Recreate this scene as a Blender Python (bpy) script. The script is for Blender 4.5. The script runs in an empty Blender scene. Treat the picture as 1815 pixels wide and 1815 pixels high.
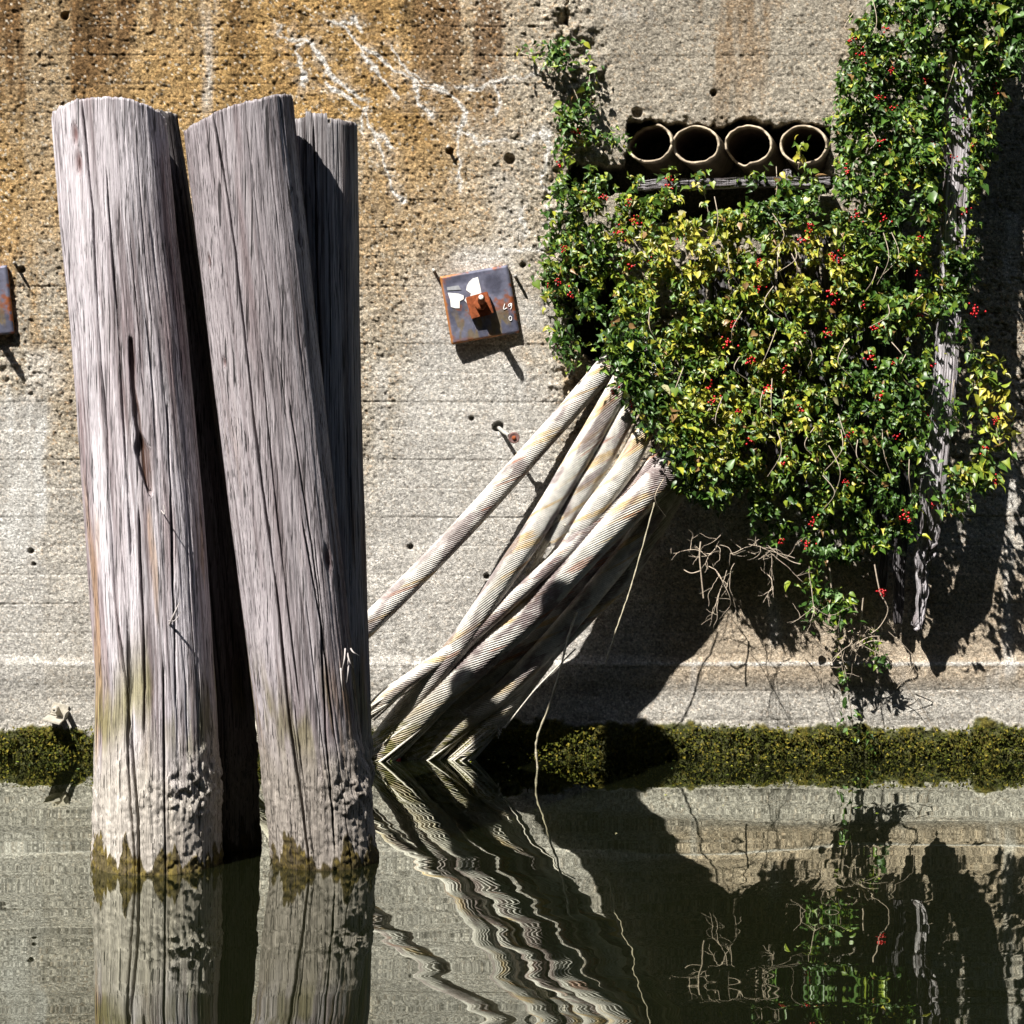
import bpy, bmesh, math, random
import numpy as np
from mathutils import Vector, Matrix
random.seed(7); RS = np.random.RandomState(11)
scene = bpy.context.scene
COL = scene.collection

# ------------------------------------------------------------------ camera
D, F, H, HY = 12.0, 4320.0, 2.19, 550.0        # metres to wall, focal in photo pixels, eye height, horizon row
cam = bpy.data.cameras.new('camera'); camo = bpy.data.objects.new('camera', cam); COL.objects.link(camo)
cam.sensor_width = 36; cam.lens = 36*F/1815
camo.location = (0, -D, H); camo.rotation_euler = (math.pi/2, 0, 0)
cam.shift_y = (HY-907.5)/1815
cam.clip_end = 500; scene.camera = camo
# ------------------------------------------------------------------ world, sun
SUN = Vector((0.80, 1.0, -1.60)).normalized()   # the way the light travels
el = math.asin(-SUN.z); rot = math.atan2(-SUN.x, -SUN.y)
w = bpy.data.worlds.new('World'); scene.world = w; w.use_nodes = True
nt = w.node_tree; bg = nt.nodes['Background']
sky = nt.nodes.new('ShaderNodeTexSky'); sky.sky_type = 'NISHITA'; sky.sun_disc = False
sky.sun_elevation = el; sky.sun_rotation = rot % (2*math.pi)
nt.links.new(sky.outputs[0], bg.inputs[0]); bg.inputs[1].default_value = 0.05
sl = bpy.data.lights.new('sun', 'SUN'); sl.energy = 5.0; sl.angle = math.radians(0.5); sl.color = (1.0, 0.955, 0.89)
so = bpy.data.objects.new('sun', sl); COL.objects.link(so)
so.rotation_euler = (-SUN).to_track_quat('Z', 'Y').to_euler(); so.location = (-5, -8, 12)
scene.view_settings.view_transform = 'Standard'; scene.view_settings.look = 'None'
scene.view_settings.gamma = 1; scene.view_settings.use_curve_mapping = False
scene.view_settings.exposure = 1.2
scene.render.engine = 'CYCLES'
scene.cycles.caustics_reflective = False; scene.cycles.caustics_refractive = False

# ------------------------------------------------------------------ helpers
def W(px, py, y=0.0):
    d = D+y
    return np.array([(px-907.5)*d/F, y, H-(py-HY)*d/F])
def hsh(ix, iy, seed):
    h = (ix.astype(np.int64)*374761393 + iy.astype(np.int64)*668265263 + seed*362437) & 0xffffffff
    h = ((h ^ (h >> 13))*1274126177) & 0xffffffff
    h = ((h ^ (h >> 16))*2246822519) & 0xffffffff
    return ((h ^ (h >> 15)) & 0xffffff)/16777215.0
def vn(x, y, seed=0):
    fx = np.floor(x); fy = np.floor(y); u = x-fx; v = y-fy
    u = u*u*(3-2*u); v = v*v*(3-2*v)
    a = hsh(fx, fy, seed); b = hsh(fx+1, fy, seed); c = hsh(fx, fy+1, seed); d = hsh(fx+1, fy+1, seed)
    return (a*(1-u)+b*u)*(1-v)+(c*(1-u)+d*u)*v
def fbm(x, y, seed=0, o=4):
    s = 0; a = .5; t = 0
    for i in range(o):
        s = s+a*vn(x, y, seed+i*17); t += a; a *= .55; x = x*2.03+3.1; y = y*2.03+1.7
    return s/t
def cell(x, y, seed=0):
    fx = np.floor(x); fy = np.floor(y)
    best = np.full(x.shape, 9.0); cid = np.zeros(x.shape)
    for i in (-1, 0, 1):
        for j in (-1, 0, 1):
            cx = fx+i; cy = fy+j
            dx = cx+.15+.7*hsh(cx, cy, seed)-x; dy = cy+.15+.7*hsh(cx, cy, seed+5)-y
            d = dx*dx+dy*dy; m = d < best
            best = np.where(m, d, best); cid = np.where(m, hsh(cx, cy, seed+9), cid)
    return np.sqrt(best), cid
def ss(a, b, x):
    t = np.clip((x-a)/(b-a), 0, 1); return t*t*(3-2*t)
def mixc(c, new, m):
    return c*(1-m[..., None])+np.array(new)*m[..., None]
def seg_dist(x, y, pts):
    best = np.full(x.shape, 1e9)
    for (ax, ay), (bx, by) in zip(pts[:-1], pts[1:]):
        vx, vy = bx-ax, by-ay; t = np.clip(((x-ax)*vx+(y-ay)*vy)/(vx*vx+vy*vy+1e-9), 0, 1)
        best = np.minimum(best, np.hypot(x-ax-t*vx, y-ay-t*vy))
    return best
def blob(x, y, cx, cy, rx, ry):
    return np.clip(1.4-1.4*np.sqrt(((x-cx)/rx)**2+((y-cy)/ry)**2), 0, 1)

def mesh_np(name, V, Q, colors=None, mat=None, smooth=True):
    me = bpy.data.meshes.new(name)
    V = np.asarray(V, dtype=np.float32).reshape(-1, 3); Q = np.asarray(Q, dtype=np.int32); k = Q.shape[1]
    me.vertices.add(len(V)); me.vertices.foreach_set('co', V.ravel())
    me.loops.add(Q.size); me.loops.foreach_set('vertex_index', Q.ravel())
    me.polygons.add(len(Q)); me.polygons.foreach_set('loop_start', np.arange(0, Q.size, k, dtype=np.int32))
    if smooth: me.polygons.foreach_set('use_smooth', np.ones(len(Q), dtype=bool))
    me.update(calc_edges=True); me.validate()
    if colors is not None:
        a = me.color_attributes.new('col', 'FLOAT_COLOR', 'POINT')
        C4 = np.ones((len(V), 4), dtype=np.float32); C4[:, :3] = np.clip(np.asarray(colors).reshape(-1, 3), 0.001, .95)
        a.data.foreach_set('color', C4.ravel())
    if mat: me.materials.append(mat)
    return me
def gridq(nr, nc, wrap=False):
    r = np.arange(nr-1)[:, None]; c = np.arange(nc if wrap else nc-1)[None, :]; c2 = (c+1) % nc
    return np.stack([r*nc+c, (r+1)*nc+c, (r+1)*nc+c2, r*nc+c2], -1).reshape(-1, 4)
def link(name, me, parent=None):
    o = bpy.data.objects.new(name, me); COL.objects.link(o)
    if parent is not None: o.parent = parent
    return o
def tag(o, label=None, cat=None, group=None, kind=None):
    if label: o['label'] = label
    if cat: o['category'] = cat
    if group: o['group'] = group
    if kind: o['kind'] = kind
    return o
def empty(name, loc=(0, 0, 0)):
    o = bpy.data.objects.new(name, None); o.location = loc; COL.objects.link(o); return o
def spline(P, n):
    P = np.asarray(P, float); m = len(P)
    t = np.linspace(0, m-1, n); i = np.minimum(t.astype(int), m-2); u = (t-i)[:, None]
    g = lambda k: P[np.clip(k, 0, m-1)]
    p0, p1, p2, p3 = g(i-1), g(i), g(i+1), g(i+2)
    return .5*(2*p1+(p2-p0)*u+(2*p0-5*p1+4*p2-p3)*u*u+(3*p1-p0-3*p2+p3)*u**3)
def frames(P):
    T = np.gradient(P, axis=0); T /= np.linalg.norm(T, axis=1)[:, None]+1e-9
    up = np.array([0.03, -1.0, 0.05])
    N = up-T*(T@up)[:, None]; N /= np.linalg.norm(N, axis=1)[:, None]+1e-9
    return T, N, np.cross(T, N)
def tube_np(P, R, k=6):
    T, N, B = frames(P); a = np.linspace(0, 2*np.pi, k, endpoint=False)
    R = np.broadcast_to(R, (len(P),))
    V = P[:, None]+R[:, None, None]*(np.cos(a)[None, :, None]*N[:, None]+np.sin(a)[None, :, None]*B[:, None])
    return V.reshape(-1, 3), gridq(len(P), k, True)
def tubes(name, lst, mat, parent=None, k=5):
    VV, QQ, o = [], [], 0
    for P, R in lst:
        v, q = tube_np(np.asarray(P, float), R, k); VV.append(v); QQ.append(q+o); o += len(v)
    return link(name, mesh_np(name, np.concatenate(VV), np.concatenate(QQ), mat=mat), parent)

# ------------------------------------------------------------------ materials
def mat(name, base=(.5, .5, .5), rough=.85, attr=False, n1=(40, .25), n2=None, bump=None, spec=.3, metal=0, trans=0, stretch=None, var=(.6, 1.3)):
    m = bpy.data.materials.new(name); m.use_nodes = True; t = m.node_tree; N = t.nodes; L = t.links
    b = N['Principled BSDF']; b.inputs['Roughness'].default_value = rough
    b.inputs['Specular IOR Level'].default_value = spec; b.inputs['Metallic'].default_value = metal
    tc = N.new('ShaderNodeTexCoord'); mp = N.new('ShaderNodeMapping'); L.new(tc.outputs['Object'], mp.inputs[0])
    if stretch: mp.inputs['Scale'].default_value = stretch
    if attr:
        c = N.new('ShaderNodeAttribute'); c.attribute_name = 'col'; src = c.outputs['Color']
    else:
        c = N.new('ShaderNodeRGB'); c.outputs[0].default_value = (*base, 1); src = c.outputs[0]
    for sc, am in [x for x in (n1, n2) if x]:
        n = N.new('ShaderNodeTexNoise'); n.inputs['Scale'].default_value = sc; n.inputs['Detail'].default_value = 6; n.inputs['Roughness'].default_value = .65
        L.new(mp.outputs[0], n.inputs['Vector'])
        r = N.new('ShaderNodeMapRange'); r.inputs[1].default_value = .3; r.inputs[2].default_value = .7
        r.inputs[3].default_value = 1-am; r.inputs[4].default_value = 1+am; L.new(n.outputs[0], r.inputs[0])
        v = N.new('ShaderNodeVectorMath'); v.operation = 'SCALE'; L.new(src, v.inputs[0]); L.new(r.outputs[0], v.inputs['Scale']); src = v.outputs[0]
    L.new(src, b.inputs['Base Color'])
    prev = None
    for sc, dist, kind in (bump or []):
        if kind == 'v':
            n = N.new('ShaderNodeTexVoronoi'); n.inputs['Scale'].default_value = sc; out = n.outputs['Distance']
        else:
            n = N.new('ShaderNodeTexNoise'); n.inputs['Scale'].default_value = sc; n.inputs['Detail'].default_value = 8; n.inputs['Roughness'].default_value = .7; out = n.outputs[0]
        L.new(mp.outputs[0], n.inputs['Vector'])
        bp = N.new('ShaderNodeBump'); bp.inputs['Strength'].default_value = 1; bp.inputs['Distance'].default_value = dist
        L.new(out, bp.inputs['Height'])
        if prev: L.new(prev.outputs[0], bp.inputs['Normal'])
        prev = bp
    if prev: L.new(prev.outputs[0], b.inputs['Normal'])
    if trans:
        tr = N.new('ShaderNodeBsdfTranslucent'); L.new(src, tr.inputs[0])
        mx = N.new('ShaderNodeMixShader'); mx.inputs[0].default_value = trans
        L.new(b.outputs[0], mx.inputs[1]); L.new(tr.outputs[0], mx.inputs[2]); L.new(mx.outputs[0], N['Material Output'].inputs[0])
    return m
M_wall = mat('concrete', attr=True, rough=.95, spec=.1, n1=(90, .38), n2=(260, .42), bump=[(80, .014, 'n'), (210, .008, 'n')])
M_wood = mat('weathered_wood', attr=True, rough=.85, spec=.15, n1=(70, .28), n2=(220, .32), stretch=(1, 1, .02), bump=[(110, .007, 'n'), (300, .004, 'n')])
def speckle(m):
    t = m.node_tree; N = t.nodes; L = t.links; b = N['Principled BSDF']; src = b.inputs['Base Color'].links[0].from_socket
    mp = [n for n in N if n.type == 'MAPPING'][0]
    for sc, lo, hi in ((105, .66, 1.34), (240, .78, 1.22)):
        n = N.new('ShaderNodeTexVoronoi'); n.inputs['Scale'].default_value = sc; L.new(mp.outputs[0], n.inputs['Vector'])
        sp = N.new('ShaderNodeSeparateColor'); L.new(n.outputs['Color'], sp.inputs[0])
        r = N.new('ShaderNodeMapRange'); r.inputs[3].default_value = lo; r.inputs[4].default_value = hi; L.new(sp.outputs[0], r.inputs[0])
        v = N.new('ShaderNodeVectorMath'); v.operation = 'SCALE'; L.new(src, v.inputs[0]); L.new(r.outputs[0], v.inputs['Scale']); src = v.outputs[0]
    L.new(src, b.inputs['Base Color'])
speckle(M_wall)
def checks(m):
    t = m.node_tree; N = t.nodes; L = t.links; b = N['Principled BSDF']; lk = b.inputs['Base Color'].links[0]; src = lk.from_socket
    mp = [n for n in N if n.type == 'MAPPING'][0]
    for sc, lo, hi, dk in ((240, .37, .42, .32), (110, .36, .395, .25), (45, .33, .355, .18)):
        n = N.new('ShaderNodeTexNoise'); n.inputs['Scale'].default_value = sc; n.inputs['Detail'].default_value = 3; n.inputs['Roughness'].default_value = .55
        L.new(mp.outputs[0], n.inputs['Vector'])
        r = N.new('ShaderNodeMapRange'); r.inputs[1].default_value = lo; r.inputs[2].default_value = hi; r.inputs[3].default_value = dk; r.inputs[4].default_value = 1; L.new(n.outputs[0], r.inputs[0])
        v = N.new('ShaderNodeVectorMath'); v.operation = 'SCALE'; L.new(src, v.inputs[0]); L.new(r.outputs[0], v.inputs['Scale']); src = v.outputs[0]
    L.new(src, b.inputs['Base Color'])
checks(M_wood)
M_rope = mat('galvanised_rope', attr=True, rough=.7, spec=.25, n1=(30, .25), n2=(140, .2), bump=[(120, .003, 'n')])
M_clay = mat('clay_pipe', (.26, .205, .145), .8, True, n1=(25, .35), bump=[(80, .004, 'n')])
M_moss = mat('moss', attr=True, rough=.95, spec=.05, n1=(50, .35), bump=[(120, .006, 'n')])
M_leaf = mat('leaf', attr=True, rough=.42, spec=.45, n1=(60, .12), trans=.16)
M_berry = mat('berry', (.42, .006, .010), .25, n1=(30, .2), spec=.5)
M_twig = mat('twig', (.42, .35, .27), .85, n1=(60, .3), bump=[(150, .002, 'n')])
M_stem = mat('green_stem', (.14, .13, .06), .8, n1=(60, .3))
M_steel = mat('blued_steel', attr=True, rough=.5, spec=.5, metal=.25, n1=(14, .25), n2=(60, .2), bump=[(90, .0012, 'n')])
M_rust = mat('rust', (.23, .065, .025), .9, n1=(40, .45), bump=[(80, .003, 'n')], spec=.15)
M_rustedge = mat('orange_rust', (.48, .20, .045), .9, n1=(40, .45), bump=[(80, .002, 'n')], spec=.15)
M_paint = mat('white_paint', (.78, .77, .74), .7, n1=(30, .12))
M_chalk = mat('chalk', (.8, .8, .8), .9, n1=(60, .1))
M_galv = mat('galvanised', (.42, .41, .38), .6, n1=(40, .3), metal=.3, bump=[(90, .001, 'n')])
M_brown = mat('brown_metal', (.17, .10, .09), .6, n1=(40, .4), metal=.2)
M_hemp = mat('hemp', (.40, .36, .26), .9, n1=(90, .3), bump=[(150, .003, 'n')])

# ------------------------------------------------------------------ water
def build_water():
    V = [(-70, -17, 0), (70, -17, 0), (70, .3, 0), (-70, .3, 0)]
    me = mesh_np('water', V, [[0, 1, 2, 3]], smooth=False)
    m = bpy.data.materials.new('water'); m.use_nodes = True; t = m.node_tree; N = t.nodes; L = t.links
    b = N['Principled BSDF']; b.inputs['Base Color'].default_value = (.005, .006, .0025, 1)
    b.inputs['Roughness'].default_value = .015; b.inputs['IOR'].default_value = 2.4
    b.inputs['Specular IOR Level'].default_value = .5
    tc = N.new('ShaderNodeTexCoord'); prev = None
    for scale, vec, dist, det in ((1.0, (.8, 1.6, 1), .0060, 1), (1.0, (1.3, 4.2, 1), .0009, 1), (1.0, (5, 16, 1), .00005, 0)):
        mp = N.new('ShaderNodeMapping'); mp.inputs['Scale'].default_value = vec; L.new(tc.outputs['Object'], mp.inputs[0])
        n = N.new('ShaderNodeTexNoise'); n.inputs['Scale'].default_value = scale; n.inputs['Detail'].default_value = det
        L.new(mp.outputs[0], n.inputs['Vector'])
        bp = N.new('ShaderNodeBump'); bp.inputs['Strength'].default_value = 1; bp.inputs['Distance'].default_value = dist
        L.new(n.outputs[0], bp.inputs['Height'])
        if prev: L.new(prev.outputs[0], bp.inputs['Normal'])
        prev = bp
    L.new(prev.outputs[0], b.inputs['Normal'])
    b.inputs['Specular IOR Level'].default_value = 0
    gl = N.new('ShaderNodeBsdfGlossy'); gl.inputs['Roughness'].default_value = .01; gl.inputs['Color'].default_value = (.97, 1, .90, 1); L.new(prev.outputs[0], gl.inputs['Normal'])
    fr = N.new('ShaderNodeFresnel'); fr.inputs['IOR'].default_value = 1.333; L.new(prev.outputs[0], fr.inputs['Normal'])
    pw = N.new('ShaderNodeMath'); pw.operation = 'MULTIPLY'; pw.use_clamp = True; pw.inputs[1].default_value = 2.2; L.new(fr.outputs[0], pw.inputs[0])
    mx = N.new('ShaderNodeMixShader'); L.new(pw.outputs[0], mx.inputs[0]); L.new(b.outputs[0], mx.inputs[1]); L.new(gl.outputs[0], mx.inputs[2]); L.new(mx.outputs[0], N['Material Output'].inputs[0])
    me.materials.append(m)
    tag(link('water', me), kind='structure')
build_water()

# ------------------------------------------------------------------ unseen tree bank, added behind the camera to block sky fill
def build_sky_blocker():
    x = np.linspace(-70, 70, 160); v = np.linspace(0, 1, 40); X, Vv = np.meshgrid(x, v)
    hgt = 21.5+2.0*(fbm(X*.15, X*0, 3, 3)-.5)*2; Z = .3+Vv*hgt
    Y = -17.5-2.0*np.sin(Vv*math.pi/2)**3-2.2*(fbm(X*.5, Z*.5, 5, 4)-.5)*2
    o = link('sky_blocker_wood', mesh_np('sky_blocker_wood', np.stack([X, Y, Z], -1), gridq(40, 160), mat=mat('sky_blocker_foliage', (.03, .042, .018), .9, n1=(2, .5)))); o['kind'] = 'stuff'
    g = mesh_np('added_far_bank', [(-70, -17, -.5), (70, -17, -.5), (70, -17.3, .5), (-70, -17.3, .5), (70, -40, 1), (-70, -40, 1)], [[0, 1, 2, 3], [3, 2, 4, 5]], mat=mat('added_bank_soil', (.10, .085, .05), .95, n1=(3, .3)), smooth=False)
    link('added_far_bank', g)['kind'] = 'structure'
build_sky_blocker()
# ------------------------------------------------------------------ wall
CRK = [[(505, 40), (540, 85), (575, 125), (600, 145), (655, 178), (662, 235), (690, 285), (705, 340)],
       [(585, 50), (640, 85), (700, 125), (745, 155), (795, 168), (815, 195), (818, 235), (812, 330)],
       [(570, 140), (600, 165), (640, 190)], [(812, 146), (870, 144), (955, 138)], [(955, 250), (960, 300), (978, 335)],
       [(885, 438), (930, 430), (965, 436)], [(700, 90), (735, 140), (790, 160)], [(665, 240), (700, 262)], [(535, 80), (520, 110), (530, 150)], [(640, 85), (650, 120), (690, 150), (700, 180)], [(745, 155), (740, 190), (760, 215)], [(660, 180), (640, 210), (650, 250)], [(700, 335), (720, 370)], [(870, 145), (880, 175), (870, 200)], [(600, 60), (620, 40), (640, 60)], [(815, 230), (850, 245), (945, 250)],
       [(965, 240), (955, 280)], [(930, 370), (925, 410)], [(965, 360), (960, 400)]]
DMG = [(1020, -20), (1000, 30), (1030, 95), (1040, 160), (1020, 230), (1040, 300), (1000, 360), (990, 440), (1040, 520), (1060, 600), (1010, 690)]
HOLES = [(903, 282, 9), (55, 977, 5), (727, 970, 5), (797, 268, 6), (1130, 200, 9), (1265, 165, 6), (862, 1022, 5), (883, 757, 9), (115, 28, 7), (38, 478, 6), (928, 470, 5), (60, 1000, 3), (835, 742, 4)]
def build_wall():
    st = 2.1
    px = np.concatenate([np.linspace(-4200, -60, 60), np.arange(-40, 1857, st), np.linspace(1875, 6000, 60)])
    py = np.concatenate([np.linspace(-900, -60, 14), np.arange(-40, 1372, st), np.linspace(1390, 1900, 8)])
    PX, PY = np.meshgrid(px, py); X = (PX-907.5)/360; Z = (1338.4-PY)/360
    n1 = fbm(X*1.3, Z*1.3, 1, 4); n2 = fbm(X*6, Z*6, 2, 4); n3 = fbm(X*25, Z*25, 3, 3); nv = fbm(X*9, Z*1.2, 4, 4); nh = fbm(X*1.5, Z*14, 5, 3)
    c1, id1 = cell(X*72, Z*72, 1); c2, id2 = cell(X*30, Z*30, 2)
    jx = PX+(n2-.5)*40+(n3-.5)*14; jy = PY+(fbm(X*6+9, Z*6, 8, 3)-.5)*40
    # masks
    base = ss(1160, 1178, PY+(n3-.5)*4)                      # lower footing
    mort = np.maximum(blob(jx, jy, 848, 560, 150, 150)*1.6, ss(60, -40, np.abs(jx-835)-(jy-500)*.30-60)*ss(520, 600, jy))
    mort = np.clip(mort, 0, 1)*ss(1090, 1030, jx)
    mort = np.maximum(mort, ss(760, 900, jy+60*(n1-.5))*.7)
    mort = np.maximum(mort, ss(100, 70, jx)*ss(690, 720, jy))
    fine = ss(985, 1040, jx)*ss(520, 400, PY)                    # smooth render at upper right
    rough = np.clip(1-.75*mort, 0, 1)*(1-.45*fine)
    rough = np.where(PY > 1000, np.minimum(rough, .28), rough)
    # relief
    d = (n1-.5)*.02
    peb = np.clip(.62-c1, 0, 1)*(.3+.9*(id1 > .35)); big = np.clip(.5-c2, 0, 1)*(id2 > .66)
    d += rough*(peb*.0075+big*.010)+(n3-.5)*.006*(.4+rough)
    pit = ss(.62, .78, fbm(X*58, Z*58, 12, 2)); d -= pit*.0065*(.25+.75*rough)
    # board marks
    ph = (PY-1172+(fbm(X*.8, Z*0+1, 20, 3)-.5)*6)/51.2; k = np.floor(ph); fr = ph-k
    seamd = np.minimum(fr, 1-fr)*51.2
    segs = ss(.34, .60, fbm(X*3, k*7.7, 21, 3))*ss(1.3, .6, fine+.0)*(1-.40*mort)*ss(6, 14, np.abs(PY-1174))
    d -= ss(2.4, .4, seamd)*.0045*segs; d += (hsh(k, k*0, 3)-.5)*.004
    # cracks, damage, holes
    dm = seg_dist(jx, jy, DMG); dmg = ss(62, 15, dm)
    d += dmg*(fbm(X*16, Z*16, 30, 4)-.58)*.10+dmg*(n3-.5)*.025
    dl = ss(75, 20, np.hypot(jx-25, (jy-665)*1.3)); d += dl*(fbm(X*30, Z*30, 31, 3)-.5)*.04
    for hx, hy, r in HOLES:
        q = np.hypot(PX-hx+(n3-.5)*5, PY-hy); d -= ss(r+1.5, r-2.5, q)*.05
    d -= ss(3.5, 1, seg_dist(jx, jy, [(1010, -10), (1000, 35), (1015, 60), (1030, 85)]))*.03
    # footing
    d += base*.016; d -= base*ss(1192, 1226, PY)*ss(1270, 1232, PY)*.010
    lip = ss(5, 1.5, np.abs(PY-1176-(n3-.5)*4)); d += lip*.002*(PX < 1e5)
    mo = ss(1281, 1290, PY+(n2-.5)*50+(fbm(X*2.2, Z*0, 88, 3)-.5)*14+(n3-.5)*16); d += mo*(.02+.035*(fbm(X*14, Z*14, 40, 3)-.4)+.03*(n3-.5))
    # cavity with pipes
    wob = (n3-.5)*34+(n2-.5)*44
    wob2 = (fbm(X*5, Z*5, 91, 3)-.5)*50; scal = 9*np.abs(np.sin((PX-1190)/92*math.pi))
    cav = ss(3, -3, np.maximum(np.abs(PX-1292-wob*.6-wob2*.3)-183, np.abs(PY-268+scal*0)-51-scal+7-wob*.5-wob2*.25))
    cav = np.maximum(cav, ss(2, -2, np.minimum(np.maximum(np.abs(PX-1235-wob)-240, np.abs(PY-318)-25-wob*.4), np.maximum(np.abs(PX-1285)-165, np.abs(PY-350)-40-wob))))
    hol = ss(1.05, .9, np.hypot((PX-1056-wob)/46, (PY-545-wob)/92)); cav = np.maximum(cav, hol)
    crm = blob(jx, jy, 1290, 215, 230, 26)+blob(jx, jy, 1130, 205, 30, 26); d -= np.clip(crm, 0, 1)*(fbm(X*20, Z*20, 44, 3)-.45)*.05
    d = d*(1-cav)-cav*.42
    Y = -d
    # ---------------- colour (albedo)
    C = np.empty(PX.shape+(3,)); C[:] = (.44, .395, .32)
    C = mixc(C, (.53, .515, .485), np.clip(mort*1.0, 0, 1)*.85)
    och = ss(520, 250, PY+(n1-.5)*500)*ss(1010, 700, PX+(n2-.5)*200); och = np.clip(och*(.35+1.1*n1), 0, 1)
    C = mixc(C, (.42, .265, .095), och*.9)
    och2 = blob(PX, PY, 60, 380, 330, 420)*ss(.40, .62, nv)+blob(PX, PY, 620, 330, 240, 280)*ss(.45, .65, nv)*.8+blob(PX, PY, 950, 620, 160, 190)*ss(.45, .6, n2)*.7
    C = mixc(C, (.40, .255, .10), np.clip(och2, 0, 1)*.62*(1-.7*mort))
    brn = blob(PX, PY, 230, -30, 420, 300)*ss(.42, .6, nv)+blob(PX, PY, 830, 20, 250, 260)*ss(.40, .60, nv)*.9+blob(PX, PY, 60, 60, 160, 170)*ss(.4, .6, nv)
    C = mixc(C, (.13, .07, .028), np.clip(brn, 0, 1)*.82)
    C = mixc(C, (.37, .335, .275), fine*.85)
    C = mixc(C, (.27, .17, .08), fine*ss(.5, .66, nv)*blob(PX, PY, 1250, 0, 330, 330)*.6)
    tan = ss(1100, 1220, PX)*ss(940, 1040, PY)*ss(1240, 1190, PY); C = mixc(C, (.44, .35, .245), tan*.75)
    C = mixc(C, (.43, .41, .37), base*ss(1205, 1245, PY)*.9)
    C = mixc(C, (.20, .18, .15), base*ss(1200, 1216, PY)*ss(1242, 1222, PY)*.5*ss(.35, .6, n2))
    C = mixc(C, (.62, .60, .56), lip*ss(.25, .5, n2)*.9)  # painted pale line where the footing ledge catches the sun
    C = mixc(C, (.60, .57, .52), ss(2.4, .4, np.abs(seamd-1.8))*segs*.35*ss(.4, .6, n2)*ss(400, 900, PY))
    C = mixc(C, (.13, .11, .09), ss(1.9, .3, seamd)*segs*.40*ss(.40, .55, n3))
    # pebbles
    tint = np.stack([.62+.8*id1, .60+.76*id1, .58+.70*id1], -1)
    sp = (rough*.8)[..., None]*(c1 < .5)[..., None]
    C = C*(1-sp)+C*tint*sp
    red = (id1 > .86)*(c1 < .45)*rough; C = mixc(C, (.42, .24, .10), red*.5)
    wh = (hsh(np.floor(id1*9999), k*0, 7) > .88)*(c1 < .42)*rough; C = mixc(C, (.62, .57, .47), wh*.75)
    C *= (1-.55*pit*rough)[..., None]; C *= (.80+.42*n2)[..., None]; C *= (.86+.3*nh)[..., None]
    # efflorescence
    e = np.full(PX.shape, 1e9)
    for c in CRK: e = np.minimum(e, seg_dist(PX+(n3-.5)*13+(n2-.5)*60, PY+(n3-.5)*13+(fbm(X*6+4, Z*6, 77, 3)-.5)*50, c))
    ew = ss(5.0, .8, e+(n2-.5)*6)*ss(.10, .30, n3); halo = ss(34, 0, e)*.25
    C = mixc(C, (.70, .67, .62), np.clip(ew*.95+halo*ss(.4, .6, n3), 0, 1))
    for x0, y0, y1, wd, a in ((372, -20, 200, 22, .55), (925, 145, 300, 20, .45), (900, 300, 440, 40, .3), (1110, 15, 32, 60, .5), (30, 700, 1000, 36, .5), (1790, 380, 900, 20, .6), (1790, 960, 1200, 16, .5),
                              (1375, 1060, 1140, 18, .6), (1755, 1195, 1230, 15, .9), (1600, 1185, 1225, 12, .4), (1770, 1180, 1200, 26, .5), (985, 560, 760, 60, .25), (60, 620, 700, 70, .5), (1230, 1170, 1230, 10, .35), (700, 640, 1150, 60, .5), (780, 680, 1000, 34, .4), (900, 640, 900, 40, .35), (15, 690, 960, 22, .8), (70, 740, 940, 14, .7), (850, 440, 480, 80, .6), (130, 1000, 1160, 60, .3)):
        mk = ss(wd, wd*.3, np.abs(PX-x0+(n2-.5)*24))*ss(y0-14, y0+14, PY)*ss(y1+14, y1-14, PY)*a*ss(.30, .55, nv)
        C = mixc(C, (.66, .65, .62), mk)
    for x0, y0, r in ((775, 1150, 12), (712, 1130, 10), (720, 1190, 14), (860, 1000, 8)):
        C = mixc(C, (.20, .19, .17), blob(jx, jy, x0, y0, r, r*1.5)*.5)
    for x0, y0, r in ((105, 60, 20), (150, 20, 20), (350, 30, 14), (720, 25, 16)):
        C = mixc(C, (.07, .045, .02), blob(PX+(n3-.5)*30, PY+(n2-.5)*40, x0, y0, r, r*3)*.55)
    C = mixc(C, (.062, .066, .016), mo*.95); C = mixc(C, (.16, .13, .02), mo*ss(.5, .65, n3)*.6)
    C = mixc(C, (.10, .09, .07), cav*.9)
    me = mesh_np('concrete_wall', np.stack([X, Y, Z], -1), gridq(len(py), len(px)), C, M_wall)
    o = link('concrete_wall', me)
    tag(o, 'weathered board-marked concrete canal wall with exposed gravel, ochre stains and white lime streaks', 'wall')
    # the body of the wall behind its face
    bm = bmesh.new(); bmesh.ops.create_cube(bm, size=1)
    x0, x1 = X[0, 0], X[0, -1]; z0, z1 = Z[-1, 0], Z[0, 0]
    for v in bm.verts: v.co = ((x0 if v.co.x < 0 else x1), (.45 if v.co.y < 0 else 1.6), (z0 if v.co.z < 0 else z1))
    m2 = bpy.data.meshes.new('wall_core'); bm.to_mesh(m2); bm.free(); m2.materials.append(mat('plain_concrete', (.36, .33, .28), .9))
    link('wall_core', m2, o)
    return o
build_wall()

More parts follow.
